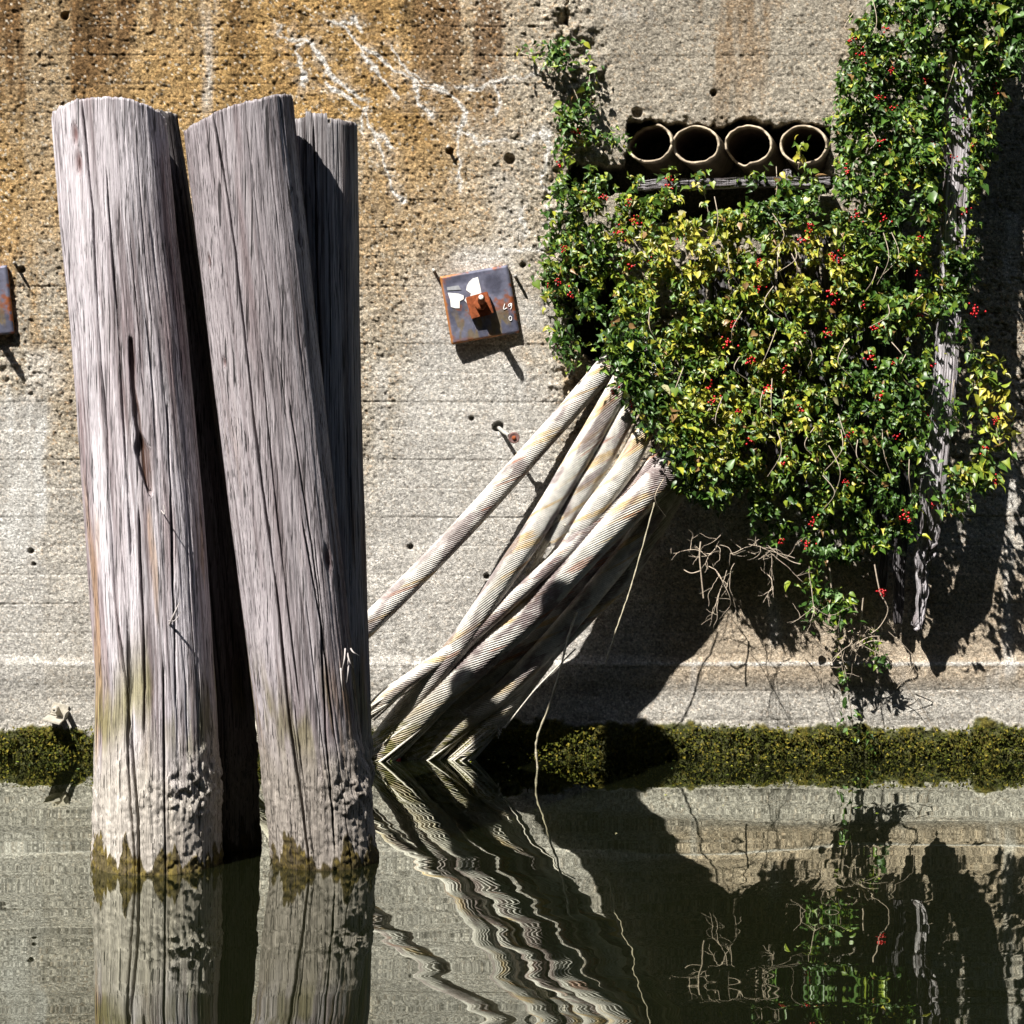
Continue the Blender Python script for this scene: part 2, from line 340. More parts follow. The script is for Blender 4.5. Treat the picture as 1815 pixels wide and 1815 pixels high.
# ------------------------------------------------------------------ piles
def pile(label, y, prof, top, cracks, seed, na=480, nr=400, shade=1.0, scar=None, knots=(), tint=(1, 1, 1), green=0.0):
    """prof rows: (row, left edge, right edge) in photo pixels at depth y; top=(row, slope, drop, tilt back)"""
    dd = D+y
    pr = np.array(prof, float)
    zrow = H-(pr[:, 0]-HY)*dd/F; cx = ((pr[:, 1]+pr[:, 2])/2-907.5)*dd/F; rr = (pr[:, 2]-pr[:, 1])/2*dd/F
    nf = int(na*.8); th = np.concatenate([np.linspace(-2.1, 2.1, nf, endpoint=False), np.linspace(2.1, 2*np.pi-2.1, na-nf, endpoint=False)])
    zt = H-(top[0]-HY)*dd/F; zb = -.7
    t = np.linspace(0, 1, nr); t = np.where(t < .6, t/.6*.72, .72+(t-.6)/.4*.28)
    TH, T = np.meshgrid(th, t)
    ztop = zt+top[1]*np.sin(th)-top[2]*(1-np.cos(th))+(vn(th*7, th*0, seed)-.5)*.012+(vn(th*40, th*0, seed+1)-.5)*.006
    for a0, a1, dz in (top[3] if len(top) > 3 else ()): ztop = np.where((th > a0) & (th < a1), ztop+dz, ztop)
    Z = ztop[None]+(zb-ztop[None])*T
    fl = lambda z, v: np.interp(-z, -zrow, v)
    slope = (cx[-1]-cx[-2])/(zrow[-1]-zrow[-2])
    CX = np.where(Z < zrow[-1], cx[-1]+(Z-zrow[-1])*slope, fl(Z, cx)); CX = np.where(Z > zrow[0], cx[0]+(Z-zrow[0])*(cx[0]-cx[1])/(zrow[0]-zrow[1]), CX)
    R = fl(Z, rr); 
    R0 = R.mean(); A = TH*R0
    A2 = A+.012*(fbm(Z*1.1, TH*0+seed, seed+3, 3)-.5)+.004*(fbm(Z*5, A*4, seed+4, 2)-.5)   # grain wanders
    low = ss(.85, .30, Z); mud = ss(.60, .34, Z+.25*(fbm(A*9, Z*3, seed+5, 3)-.5))
    g1 = fbm(A2*55, Z*1.6, seed+6, 3); g2 = fbm(A2*150, Z*3.5, seed+7, 2); lum = fbm(A*5, Z*1.4, seed+8, 3); g0 = fbm(A2*14, Z*.7, seed+10, 3)
    dr = (lum-.5)*.010+((g0-.5)*.003+(g1-.5)*.0045+(g2-.5)*.0035)*(1-.65*mud)
    fine = ss(.36, .28, g1)*ss(.3, .6, fbm(A*8, Z*1.5, seed+9, 2)); dr -= fine*.003*(1-.5*mud)
    dark = fine*.35
    # long drying cracks
    rs = np.random.RandomState(seed); CK = []
    for pts, wd, dp in cracks:
        p = np.array(pts, float); zz = H-(p[:, 1]-HY)*dd/F
        c0 = fl(zz, cx); r0 = fl(zz, rr); a = np.arcsin(np.clip(((p[:, 0]-907.5)*dd/F-c0)/r0, -.98, .98))
        CK.append((zz, a, wd, dp))
    for i in range(34):
        z0 = rs.uniform(-.2, zt-.05); ln = rs.uniform(.25, 1.5); a0 = rs.uniform(-math.pi, math.pi)
        CK.append((np.array([z0+ln, z0]), np.array([a0, a0+rs.uniform(-.05, .05)]), rs.uniform(.0013, .0024), rs.uniform(.007, .016)))
    for zz, a, wd, dp in CK:
        aa = np.interp(-Z, -zz, a)+.022*(vn(Z*3, Z*0+len(zz), seed+int(abs(a[0])*50))-.5)+.008*(vn(Z*18, Z*0, seed+2)-.5)
        dq = TH-aa; dq = (dq+np.pi) % (2*np.pi)-np.pi
        win = ss(zz[-1]-.02, zz[-1]+.12, Z)*ss(zz[0]+.02, zz[0]-.10, Z); ww = wd*(.35+.9*vn(Z*6, Z*0+a[0], seed+12))*win+1e-4
        g = np.exp(-(dq*R0/ww)**2)*win; dr -= g*dp; dark = np.maximum(dark, g*.75)
    # mud clods
    clod = mud*ss(.45, .7, fbm(A*22, Z*22, seed+14, 3)); rim = np.exp(-((Z-.32-.12*(vn(A*6, A*0, seed)-.5))/.12)**2)*ss(-.4, .8, TH)*(np.abs(TH) < 2)
    dr += clod*.004*mud+rim*(fbm(A*30, Z*30, seed+15, 3)-.42)*.048+mud*(fbm(A*60, Z*60, seed+16, 2)-.5)*.006
    # colours
    C = np.empty(Z.shape+(3,)); C[:] = (.45, .42, .435)
    C = mixc(C, (.60, .57, .59), ss(.40, .66, lum)*.8)
    C = mixc(C, (.24, .195, .20), ss(.52, .68, g0)*ss(.35, .62, fbm(A*6, Z*.8, seed+30, 3))*.75)
    C = mixc(C, (.22, .18, .185), ss(.56, .74, g1)*.45*(1-mud)); C = mixc(C, (.64, .61, .62), ss(.5, .28, g2)*.4)
    C = mixc(C, (.17, .10, .095), ss(.62, .76, fbm(A2*10, Z*.9, seed+20, 3))*.55*(1-mud))
    C = mixc(C, (.40, .24, .10), ss(.60, .74, fbm(A2*16, Z*1.6, seed+21, 3))*.6*ss(2.0, .9, Z))
    yg = np.exp(-((Z-.62-.22*(vn(A*5, A*0, seed+40)-.5))/.16)**2)*ss(.40, .6, fbm(A*20, Z*2.5, seed+22, 3)); C = mixc(C, (.22, .20, .07), yg*.75)
    C = mixc(C, (.41, .38, .325), mud*.92); C *= (1+.25*(fbm(A*40, Z*30, seed+23, 3)-.5)*mud)[..., None]
    C *= (1-dark*.72)[..., None]
    if scar:
        p, wds = scar; p = np.array(p, float); zz = H-(p[:, 1]-HY)*dd/F; a = np.arcsin(((p[:, 0]-907.5)*dd/F-fl(zz, cx))/fl(zz, rr))
        aa = np.interp(-Z, -zz, a); ww = np.interp(-Z, -zz, np.array(wds))*dd/F*(.7+.6*vn(Z*14, Z*0, seed+60))
        g = ss(1.25, .7, np.abs(TH-aa)*R0/ww)*ss(zz[-1]-.01, zz[-1]+.03, Z)*ss(zz[0]+.004, zz[0]-.01, Z)
        dr -= g*(.014+.02*g1); C = mixc(C, (.075, .040, .028), g*(.65+.35*(g1 > .5)))
    for kx, ky, kr in knots:
        z0 = H-(ky-HY)*dd/F; a0 = math.asin(((kx-907.5)*dd/F-float(fl(np.array(z0), cx)))/float(fl(np.array(z0), rr)))
        q = np.sqrt(((TH-a0)*R0/(kr*dd/F))**2+((Z-z0)/(kr*2.6*dd/F))**2); g = np.clip(1.3-q, 0, 1)
        dr -= g*.01; C = mixc(C, (.12, .04, .03), g*.8)
    ms = ss(.0, .012, .035+.42*np.maximum(0, fbm(TH*3.2, TH*0, seed+50, 4)-.50)+.07*(vn(A*70, A*0, seed+51)-.3)-Z)
    C = mixc(C, (.075, .058, .016), ms*.95); C = mixc(C, (.17, .13, .03), ms*ss(.5, .7, fbm(A*60, Z*60, seed+52, 2))*.7); dr += ms*(fbm(A*50, Z*50, seed+53, 2)-.3)*.016
    ln = ss(.40, .30, fbm(A2*95, Z*1.3, seed+33, 2))*ss(.35, .6, fbm(A*11, Z*2.2, seed+34, 2)); C = mixc(C, (.10, .075, .075), ln*.6*(1-.6*mud))
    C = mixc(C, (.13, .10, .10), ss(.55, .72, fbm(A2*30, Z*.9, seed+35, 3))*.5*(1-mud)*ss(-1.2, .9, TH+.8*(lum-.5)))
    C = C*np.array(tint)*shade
    RR = R+dr
    P = np.stack([CX+RR*np.sin(TH), y-RR*np.cos(TH), Z], -1)
    # sawn top
    rings = []; RC = []
    for k, s in enumerate((.995, .93, .8, .6, .35, .02)):
        zz = ztop.mean()+(ztop-ztop.mean())*s+.004*(hsh(np.arange(na)*3+k, np.arange(na), seed)-.5)+(.003 if k > 0 else .0)*(1 if k < 5 else 1)
        rings.append(np.stack([CX[0]+RR[0]*s*np.sin(th), y-RR[0]*s*np.cos(th), zz], -1)); RC.append(np.full((na, 3), .30)*np.array([1, .9, .8]))
    V = np.concatenate([np.array(rings[::-1]), P]); CC = np.concatenate([np.array(RC[::-1]), C])
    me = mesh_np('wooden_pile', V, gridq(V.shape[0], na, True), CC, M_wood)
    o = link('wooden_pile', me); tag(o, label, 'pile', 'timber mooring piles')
    return o
p1 = pile('leftmost pale upright timber pile with a long brown scar down its face', -2.3,
     [(150, 91, 290), (200, 93, 293), (400, 108, 312), (600, 127, 334), (900, 150, 360), (1200, 170, 381), (1400, 166, 391), (1545, 164, 394), (1800, 164, 398)],
     (181, .006, .075), [([(160, 175), (181, 378), (189, 563), (204, 755), (210, 900), (220, 1060), (240, 1200), (262, 1420), (266, 1550)], .0045, .035),
      ([(262, 880), (264, 960), (270, 1120), (272, 1300)], .004, .028), ([(205, 300), (232, 700), (250, 1000)], .003, .02), ([(308, 700), (318, 1000), (325, 1250)], .004, .024), ([(238, 1050), (242, 1300), (258, 1540)], .004, .025), ([(303, 1150), (306, 1400), (312, 1540)], .004, .02)],
     3, scar=([(248, 598), (252, 680), (262, 760), (268, 790), (275, 830), (283, 872)], [4, 6, 7, 11, 9, 4]), knots=((147, 243, 8), (154, 293, 9)), tint=(1.15, 1.14, 1.17))
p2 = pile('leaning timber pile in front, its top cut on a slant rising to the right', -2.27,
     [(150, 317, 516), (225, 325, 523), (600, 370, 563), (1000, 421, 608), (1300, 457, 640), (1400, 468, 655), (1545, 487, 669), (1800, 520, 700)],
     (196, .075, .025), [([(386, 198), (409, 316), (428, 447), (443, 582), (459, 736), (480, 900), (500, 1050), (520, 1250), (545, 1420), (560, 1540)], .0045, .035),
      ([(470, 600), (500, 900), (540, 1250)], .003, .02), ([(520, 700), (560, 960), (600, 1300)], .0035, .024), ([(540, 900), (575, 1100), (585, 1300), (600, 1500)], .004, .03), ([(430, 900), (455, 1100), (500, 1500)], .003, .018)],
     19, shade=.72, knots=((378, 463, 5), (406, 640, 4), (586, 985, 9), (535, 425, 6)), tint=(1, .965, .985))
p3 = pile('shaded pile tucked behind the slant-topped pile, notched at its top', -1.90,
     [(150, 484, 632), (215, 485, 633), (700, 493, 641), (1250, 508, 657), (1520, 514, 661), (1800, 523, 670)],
     (216, .0, .01, ((-.15, .36, .022), (.36, .44, -.02))), [([(562, 215), (566, 400), (575, 700)], .0045, .03)], 31, na=300, nr=220, shade=.6)  # wood colour lowered to deepen the shade on this rear pile
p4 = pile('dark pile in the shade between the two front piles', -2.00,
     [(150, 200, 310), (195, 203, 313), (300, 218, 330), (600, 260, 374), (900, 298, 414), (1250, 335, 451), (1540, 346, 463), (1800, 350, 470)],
     (198, .0, .02), [], 47, na=260, nr=200, shade=.22)  # wood colour cut far down so the shaded gap goes near black
M_splinter = mat('splinter_wood', (.36, .33, .32), .8)
for o, zz in ((p2, 0),):
    L = []
    for (x, y0, dx, dy, ln) in ((612, 1150, -6, 1, 40), (616, 1158, 10, 1, 26), (618, 1170, -3, 1, 40), (604, 1185, 4, 1, 40), (622, 1150, 14, 1, 12)):
        a = W(x, y0, -2.42); b = W(x+dx*.3, y0+ln*.5, -2.47); c = W(x+dx, y0+ln, -2.45); tubes('splinter', [(spline([a, b, c], 8), np.linspace(.004, .0015, 8))], M_splinter, o)
L = [(spline([W(300, 1110, -2.50), W(308, 1090, -2.56), W(318, 1068, -2.54)], 8), np.linspace(.006, .0015, 8)), (spline([W(296, 1100, -2.5), W(310, 1100, -2.56), W(320, 1085, -2.54)], 8), .002),
     (spline([W(286, 905, -2.52), W(292, 912, -2.56), W(290, 895, -2.55)], 8), .0025)]
for q in L: tubes('splinter', [q], M_splinter, p1)

# ------------------------------------------------------------------ steel ropes
def rope(label, pts, r, seed, strands=32, lay=.50, fray=0, amp=.085, grimy=0.0, cat='rope'):
    """pts: (column, row, depth)"""
    P = np.array([W(*p) for p in pts]); ln = np.linalg.norm(np.diff(P, axis=0), axis=1).sum(); n = int(ln/.009)
    P = spline(P, n); T, N, B = frames(P)
    k = strands*5; s = np.linspace(0, ln, n); a = np.linspace(0, 2*np.pi, k, endpoint=False)
    tw = s*math.tan(lay)/r
    rad = r*np.interp(s/ln, np.linspace(0, 1, 9), 1+.10*(np.random.RandomState(seed).rand(9)-.5))
    AA, S = np.meshgrid(a, s)
    fz = ss(ln-fray-.05, ln, S) if fray else S*0
    lob = np.abs(np.cos(AA*strands/2)); groove = (1-lob)**1.6
    am = amp*(.55+.9*vn(AA*1.2, S*3, seed+70))*(1+2.4*fz)
    RR = rad[:, None]*(1-am*groove*2.2+.05*(fbm(AA*1.0+S*3, S*9, seed, 3)-.5))
    if fray:
        g = (hsh(np.floor(AA*strands/(2*np.pi)+.5) % strands, AA*0, seed) - .5)
        RR *= 1+fz*(.30*g+.25*(vn(AA*2.0, S*7, seed+3)-.5))
    ang = AA+tw[:, None]
    V = P[:, None]+RR[..., None]*(np.cos(ang)[..., None]*N[:, None]+np.sin(ang)[..., None]*B[:, None])
    C = np.empty(RR.shape+(3,)); C[:] = (.62, .60, .56)
    # patches wrap with the lay of the rope
    q1 = fbm(AA*1.3, S*2.2, seed+5, 3); q2 = fbm(AA*2.0, S*3.6, seed+6, 3); q3 = fbm(ang*.8, S*5, seed+7, 3)
    C = mixc(C, (.55, .38, .14), ss(.60, .72, q1)*.7); C = mixc(C, (.20, .15, .15), ss(.54-.12*grimy, .66-.1*grimy, q3)*(.70+.2*grimy)); C = mixc(C, (.36, .13, .06), ss(.72, .8, q2)*.6)
    C = mixc(C, (.60, .58, .55), ss(.6, .7, fbm(ang*9, S*60, seed+8, 2))*.5)
    C *= (1-.55*groove**1.5)[..., None]
    mz = ss(.26, .10, V[..., 2]+.16*(q2-.5)); C = mixc(C, (.42, .39, .31), ss(.5, .25, V[..., 2])*.6); C = mixc(C, (.15, .14, .025), mz*ss(.35, .6, fbm(AA*3, S*25, seed+9, 3))*.9)
    me = mesh_np('steel_rope', V, gridq(n, k, True), C, M_rope)
    o = link('steel_rope', me); tag(o, label, cat, 'spent steel ropes slung against the wall'); return o
R1 = rope('topmost pale twisted steel rope, running alone behind the piles', [(1150, 560, -.03), (1093, 628, -.05), (1015, 720, -.10), (935, 810, -.15), (850, 905, -.20), (760, 1000, -.26), (655, 1105, -.33), (560, 1200, -.40), (440, 1320, -.48), (340, 1440, -.58)], .053, 1)
R2 = rope('pale stained steel rope second from the top, reaching the mossy foot of the wall', [(1150, 600, -.20), (1103, 676, -.27), (1045, 778, -.34), (989, 873, -.39), (945, 945, -.41), (900, 1012, -.40), (825, 1126, -.31), (755, 1215, -.22), (689, 1297, -.12), (640, 1370, -.07)], .056, 2, grimy=.2)
R3 = rope('steel rope third from the top, broken off at a knotted end', [(1165, 640, -.23), (1125, 707, -.27), (1090, 770, -.31), (1068, 812, -.33), (1030, 870, -.36), (1003, 916, -.37), (975, 960, -.37)], .050, 3, grimy=.3)
R4 = rope('ochre-stained steel rope passing under the thin grey rope', [(1180, 690, -.22), (1146, 751, -.27), (1106, 831, -.34), (1050, 906, -.38), (1012, 960, -.37), (950, 1040, -.34), (880, 1120, -.27), (800, 1210, -.19)], .050, 4)
R5 = rope('thin mottled grey steel rope lying over the bundle, unravelling beside the pile', [(1260, 690, -.20), (1208, 758, -.25), (1171, 803, -.29), (1115, 868, -.34), (1045, 932, -.39), (998, 980, -.415), (928, 1044, -.41), (862, 1104, -.35), (787, 1162, -.295), (717, 1211, -.27), (655, 1262, -.24), (600, 1300, -.26)], .033, 5, strands=22, grimy=1, lay=.45, fray=.22)
R6 = rope('thickest steel rope of the bundle, purple-stained, lowest in full sun', [(1300, 700, -.20), (1240, 775, -.27), (1190, 828, -.33), (1150, 870, -.36), (1068, 950, -.385), (998, 1025, -.39), (937, 1091, -.35), (862, 1158, -.29), (787, 1226, -.22), (717, 1297, -.15), (672, 1345, -.10), (630, 1400, -.05)], .070, 6, strands=38, grimy=.8, fray=.5, lay=.46)
R7 = rope('shaded steel rope beneath the thickest one, mossy where it meets the water', [(1220, 810, -.22), (1176, 885, -.27), (1105, 985, -.29), (1035, 1070, -.28), (975, 1140, -.26), (890, 1228, -.21), (805, 1294, -.14), (758, 1342, -.09), (710, 1400, -.05)], .050, 7, fray=.45, grimy=.5, amp=.12)
R8 = rope('lowest steel rope, its strands opening above the water', [(1200, 865, -.14), (1120, 1000, -.18), (1040, 1085, -.21), (965, 1162, -.215), (900, 1245, -.18), (853, 1300, -.14), (812, 1345, -.10), (765, 1400, -.05)], .052, 8, strands=26, fray=.6, grimy=.4, amp=.13)
R9 = rope('extra steel rope added to fill a gap in the shadow, hindmost of the bundle', [(1190, 845, -.20), (1150, 895, -.22), (1085, 972, -.23), (1013, 1054, -.22), (952, 1124, -.20), (866, 1206, -.16), (784, 1278, -.11), (728, 1344, -.08), (690, 1400, -.05)], .047, 9, grimy=.6)  # extra rope, added to close the lit gap in the bundle's shadow
M_strand = mat('strand', (.5, .47, .41), .75, n1=(60, .35), bump=[(120, .002, 'n')])
def strands(o, pts, rad, n, seed, spread, r=.0045):
    rs = np.random.RandomState(seed); P = spline(np.array([W(*p) for p in pts]), 16); T, N, B = frames(P); L = []
    for i in range(n):
        a0 = rs.uniform(2.2, 5.6) if i % 2 else rs.uniform(0, 6.28); tw = rs.uniform(1.2, 2.3); t = np.linspace(0, 1, 16)
        rr = rad*(1+spread*t*rs.uniform(0, 1)*np.sin(t*math.pi*.9)); a = a0+tw*t
        L.append((P+rr[:, None]*(np.cos(a)[:, None]*N+np.sin(a)[:, None]*B), r*rs.uniform(.6, 1.3)))
    for p in L: tubes('loose_strand', [p], M_strand, o, 5)
strands(R6, [(862, 1158, -.24), (787, 1226, -.20), (717, 1297, -.15), (665, 1352, -.09)], .066, 12, 4, .10, .0055)
strands(R7, [(890, 1228, -.19), (805, 1294, -.13), (752, 1350, -.08)], .052, 9, 5, .12, .005)
strands(R8, [(965, 1162, -.20), (900, 1245, -.16), (853, 1300, -.13), (806, 1352, -.09)], .052, 12, 6, .16, .005)
strands(R5, [(740, 1198, -.23), (700, 1226, -.235), (650, 1268, -.25)], .036, 8, 7, .5, .004)
strands(R6, [(937, 1091, -.28), (862, 1150, -.25), (820, 1180, -.23)], .068, 3, 8, .15, .005)
def knot(o, px, py, y, r, n, seed):
    rs = np.random.RandomState(seed); L = []
    for i in range(n):
        c = W(px, py, y); pts = [c+rs.normal(0, r, 3)*np.array([1, .6, 1]) for _ in range(5)]; L.append((spline(pts, 16), rs.uniform(.003, .006)))
    tubes('frayed_knot', L, M_strand, o, 5)
knot(R3, 985, 925, -.40, .022, 12, 1); knot(R3, 955, 985, -.36, .02, 8, 2); knot(R3, 940, 1015, -.34, .017, 7, 3); knot(R8, 880, 1290, -.17, .022, 8, 4); knot(R7, 825, 1272, -.18, .02, 10, 5)
c = tubes('core_strand', [(spline([W(990, 920, -.37), W(965, 965, -.37), W(950, 1000, -.36), W(925, 1045, -.34)], 24), .014), (spline([W(985, 935, -.38), W(958, 985, -.37), W(930, 1035, -.35)], 24), .009)], M_strand, R3, 8)
t = empty('thin_rope', W(1010, 1120, -.30)); bpy.data.objects.remove(t)
def thin(label, pts, r, seed):
    rs = np.random.RandomState(seed); P = spline(np.array([W(*p) for p in pts]), 60); P += np.cumsum(rs.normal(0, .0006, P.shape), 0)
    v, q = tube_np(P, r*(1+.25*np.sin(np.arange(60)*1.3)), 7); o = link('thin_rope', mesh_np('thin_rope', v, q, mat=M_hemp)); tag(o, label, 'thin rope', 'thin ropes hanging in the shade'); return o
thin('thin pale rope hanging from the lowest steel rope down into the water', [(1022, 1085, -.34), (1008, 1125, -.40), (995, 1180, -.42), (975, 1250, -.40), (955, 1300, -.36), (950, 1335, -.34), (957, 1400, -.34)], .0055, 1)
thin('added thin cord in place of a sliver of sunlight right of the steel ropes', [(1160, 890, -.42), (1128, 1010, -.40), (1100, 1095, -.39), (1073, 1176, -.385)], .0035, 2)  # cord added to stand for sunlight slipping between two rope shadows
tubes('thin_rope', [(spline([W(1020, 1150, -.3), W(958, 1212, -.30), W(930, 1245, -.28), W(895, 1290, -.22)], 20), .004)], M_strand, R8)

# ------------------------------------------------------------------ drain pipes
def pipe(label, cx, cy, rx, ry, y, seed, broken=None):
    ax = np.array([.26, .92, -.12]); ax /= np.linalg.norm(ax); c = W(cx, cy, y); k = 72
    a = np.linspace(0, 2*np.pi, k, endpoint=False); rx, ry = rx/360, ry/360; th = .013
    u = np.array([1, -.27, 0]); u /= np.linalg.norm(u); v = np.array([.0, .12, 1]); v /= np.linalg.norm(v)
    off = (vn(a*5, a*0, seed)-.5)*.018
    if broken:
        off = off+ss(broken[1], broken[1]*.35, np.abs((a-broken[0]+np.pi) % (2*np.pi)-np.pi))*broken[2]
    rows = []; 
    for (s, f) in ((.40, 0), (.2, 0), (.06, 0), (.012, 0), (.002, .15), (0, .5), (.002, .85), (.012, 1), (.06, 1), (.2, 1), (.5, 1)):
        r_x = rx-th*f; r_y = ry-th*f
        rows.append(c+np.cos(a)[:, None]*u*r_x+np.sin(a)[:, None]*v*r_y+(s+off)[:, None]*ax*1.0)
    V = np.array(rows); V += (vn(np.arange(V.size//3)*.7, np.zeros(V.size//3), seed)-.5).reshape(V.shape[:2])[..., None]*.003
    q = gridq(len(rows), k, True)
    fr_ = np.array([0, 0, 0, .8, 1, 1, 1, .7, 0, 0, 0])[:, None, None]; bd = np.array([(.10, .08, .055)]*5+[(.05, .035, .025)]*6)[:, None]  # rim lightened, body and bore darkened: light and shade put into the colour
    C = np.array((.40, .33, .24))*fr_+bd*(1-fr_); C = C*(.7+.6*vn(np.tile(a*4, (11, 1)), np.full((11, k), seed*1.0), 3))[..., None]
    o = link('drain_pipe', mesh_np('drain_pipe', V, q, C, M_clay)); tag(o, label, 'pipe', 'clay pipe ends in the wall'); return o
pipe('leftmost clay pipe end, half buried under crumbled concrete', 1150, 252, 43, 37, -.005, 1, (2.2, 1.2, .09))
pipe('second clay pipe end from the left, with a complete ochre rim', 1233, 256, 43, 35, -.035, 2)
pipe('third clay pipe end from the left, its rim broken away at the lower left', 1326, 256, 43, 36, -.02, 3, (4.1, .75, .10))
pipe('rightmost clay pipe end, with a small yellow sprig growing in it', 1424, 256, 43, 36, -.03, 4)

# ------------------------------------------------------------------ timbers behind the vine
def plank(name, pts, wd, dp, seed, label=None, cat=None, parent=None, shade=1.0, ragged=0., group=None):
    """pts (column,row,depth) centreline; wd and dp in metres"""
    P = spline(np.array([W(*p) for p in pts]), 90); T, N, B = frames(P)
    rs = np.random.RandomState(seed); prof = []
    nw = 26
    for i in range(nw): prof.append((-1+2*i/(nw-1), 1))
    for i in range(4): prof.append((1, 1-2*(i+1)/5))
    for i in range(nw): prof.append((1-2*i/(nw-1), -1))
    for i in range(4): prof.append((-1, -1+2*(i+1)/5))
    prof = np.array(prof); k = len(prof); s = np.linspace(0, 1, 90)
    A, S = np.meshgrid(np.arange(k), s); u = prof[:, 0][None]*np.ones_like(S)
    g = fbm(u*16, S*7, seed, 3); taper = np.interp(s, [0, .74, .84, 1], [1, 1, 1-ragged*.55, 1-ragged])[:, None]*(1+ragged*.35*(vn(S*14, S*0, seed+2)-.5)*(S > .4))
    dep = dp/2*(1+.0*S)+(g-.5)*.02
    V = P[:, None]+(u*wd/2*taper+(fbm(S*9, u*0+1, seed+4, 2)-.5)*.012)[..., None]*B[:, None]+(prof[:, 1][None]*dep)[..., None]*N[:, None]
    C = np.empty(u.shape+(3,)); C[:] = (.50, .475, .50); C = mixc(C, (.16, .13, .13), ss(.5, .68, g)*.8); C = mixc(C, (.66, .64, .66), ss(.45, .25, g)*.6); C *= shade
    if ragged > .8: V = V+((S > .7)*(vn(S*38+u*3, u*2, seed+9)-.5)*.035)[..., None]*B[:, None]+((S > .7)*(vn(S*25, u*4, seed+8)-.5)*.03)[..., None]*N[:, None]
    cap = np.array([V[0].mean(0)]*k)[None]; cap2 = np.array([V[-1].mean(0)]*k)[None]
    V = np.concatenate([cap, V, cap2]); C = np.concatenate([C[:1], C, C[-1:]])
    o = link(name, mesh_np(name, V, gridq(V.shape[0], k, True), C, M_wood), parent)
    if label: tag(o, label, cat, group)
    return o
plank('timber_post', [(1712, -60, -.36), (1703, 100, -.36), (1695, 300, -.36), (1685, 520, -.36), (1672, 700, -.36), (1655, 860, -.33), (1650, 930, -.27), (1634, 990, -.21), (1632, 1045, -.16), (1622, 1112, -.12)], .105, .08, 5,
      'splintered grey timber post hanging down through the vine', 'post', ragged=.93)
plank('timber_beam', [(1130, 328, -.10), (1200, 326, -.10), (1330, 324, -.10), (1470, 323, -.10)], .046, .09, 6, 'weathered horizontal timber beam under the row of pipe ends', 'beam', shade=.6)  # beam colour dimmed so that it reads as shaded
plank('timber_block', [(1396, 300, -.11), (1397, 318, -.11)], .03, .03, 9, 'small wood block standing on the beam under the last pipe', 'block')
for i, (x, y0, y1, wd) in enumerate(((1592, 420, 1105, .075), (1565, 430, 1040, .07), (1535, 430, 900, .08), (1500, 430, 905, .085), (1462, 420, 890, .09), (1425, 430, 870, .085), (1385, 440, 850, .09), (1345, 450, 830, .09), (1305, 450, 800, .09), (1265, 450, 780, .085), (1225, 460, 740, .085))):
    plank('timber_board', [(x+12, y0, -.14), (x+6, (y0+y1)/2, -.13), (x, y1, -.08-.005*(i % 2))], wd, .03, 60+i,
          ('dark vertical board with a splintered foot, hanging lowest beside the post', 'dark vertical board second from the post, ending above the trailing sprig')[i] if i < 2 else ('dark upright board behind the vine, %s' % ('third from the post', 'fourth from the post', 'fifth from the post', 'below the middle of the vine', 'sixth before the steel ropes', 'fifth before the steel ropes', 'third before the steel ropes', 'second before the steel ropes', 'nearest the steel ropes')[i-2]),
          'board', ragged=.5, shade=.3, group='upright boards behind the vine')  # board colour darkened to stand in for shade behind the vine

# ------------------------------------------------------------------ anchor plates
def chbox(name, sx, sy, sz, bev, m, parent, loc=(0, 0, 0), rot=(0, 0, 0), colf=None, sub=0):
    bm = bmesh.new(); bmesh.ops.create_cube(bm, size=1)
    for v in bm.verts: v.co.x *= sx; v.co.y *= sy; v.co.z *= sz
    bmesh.ops.bevel(bm, geom=bm.edges[:], offset=bev, segments=2, affect='EDGES')
    me = bpy.data.meshes.new(name); bm.to_mesh(me); bm.free(); me.materials.append(m)
    o = link(name, me, parent); o.location = loc; o.rotation_euler = rot; return o
def lathe(name, prof, m, parent, loc=(0, 0, 0), rot=(0, 0, 0), k=24):
    a = np.linspace(0, 2*np.pi, k, endpoint=False); V = np.array([[(r*math.cos(t), y, r*math.sin(t)) for t in a] for y, r in prof])
    o = link(name, mesh_np(name, V, gridq(len(prof), k, True), mat=m, smooth=k > 8), parent); o.location = loc; o.rotation_euler = rot; return o
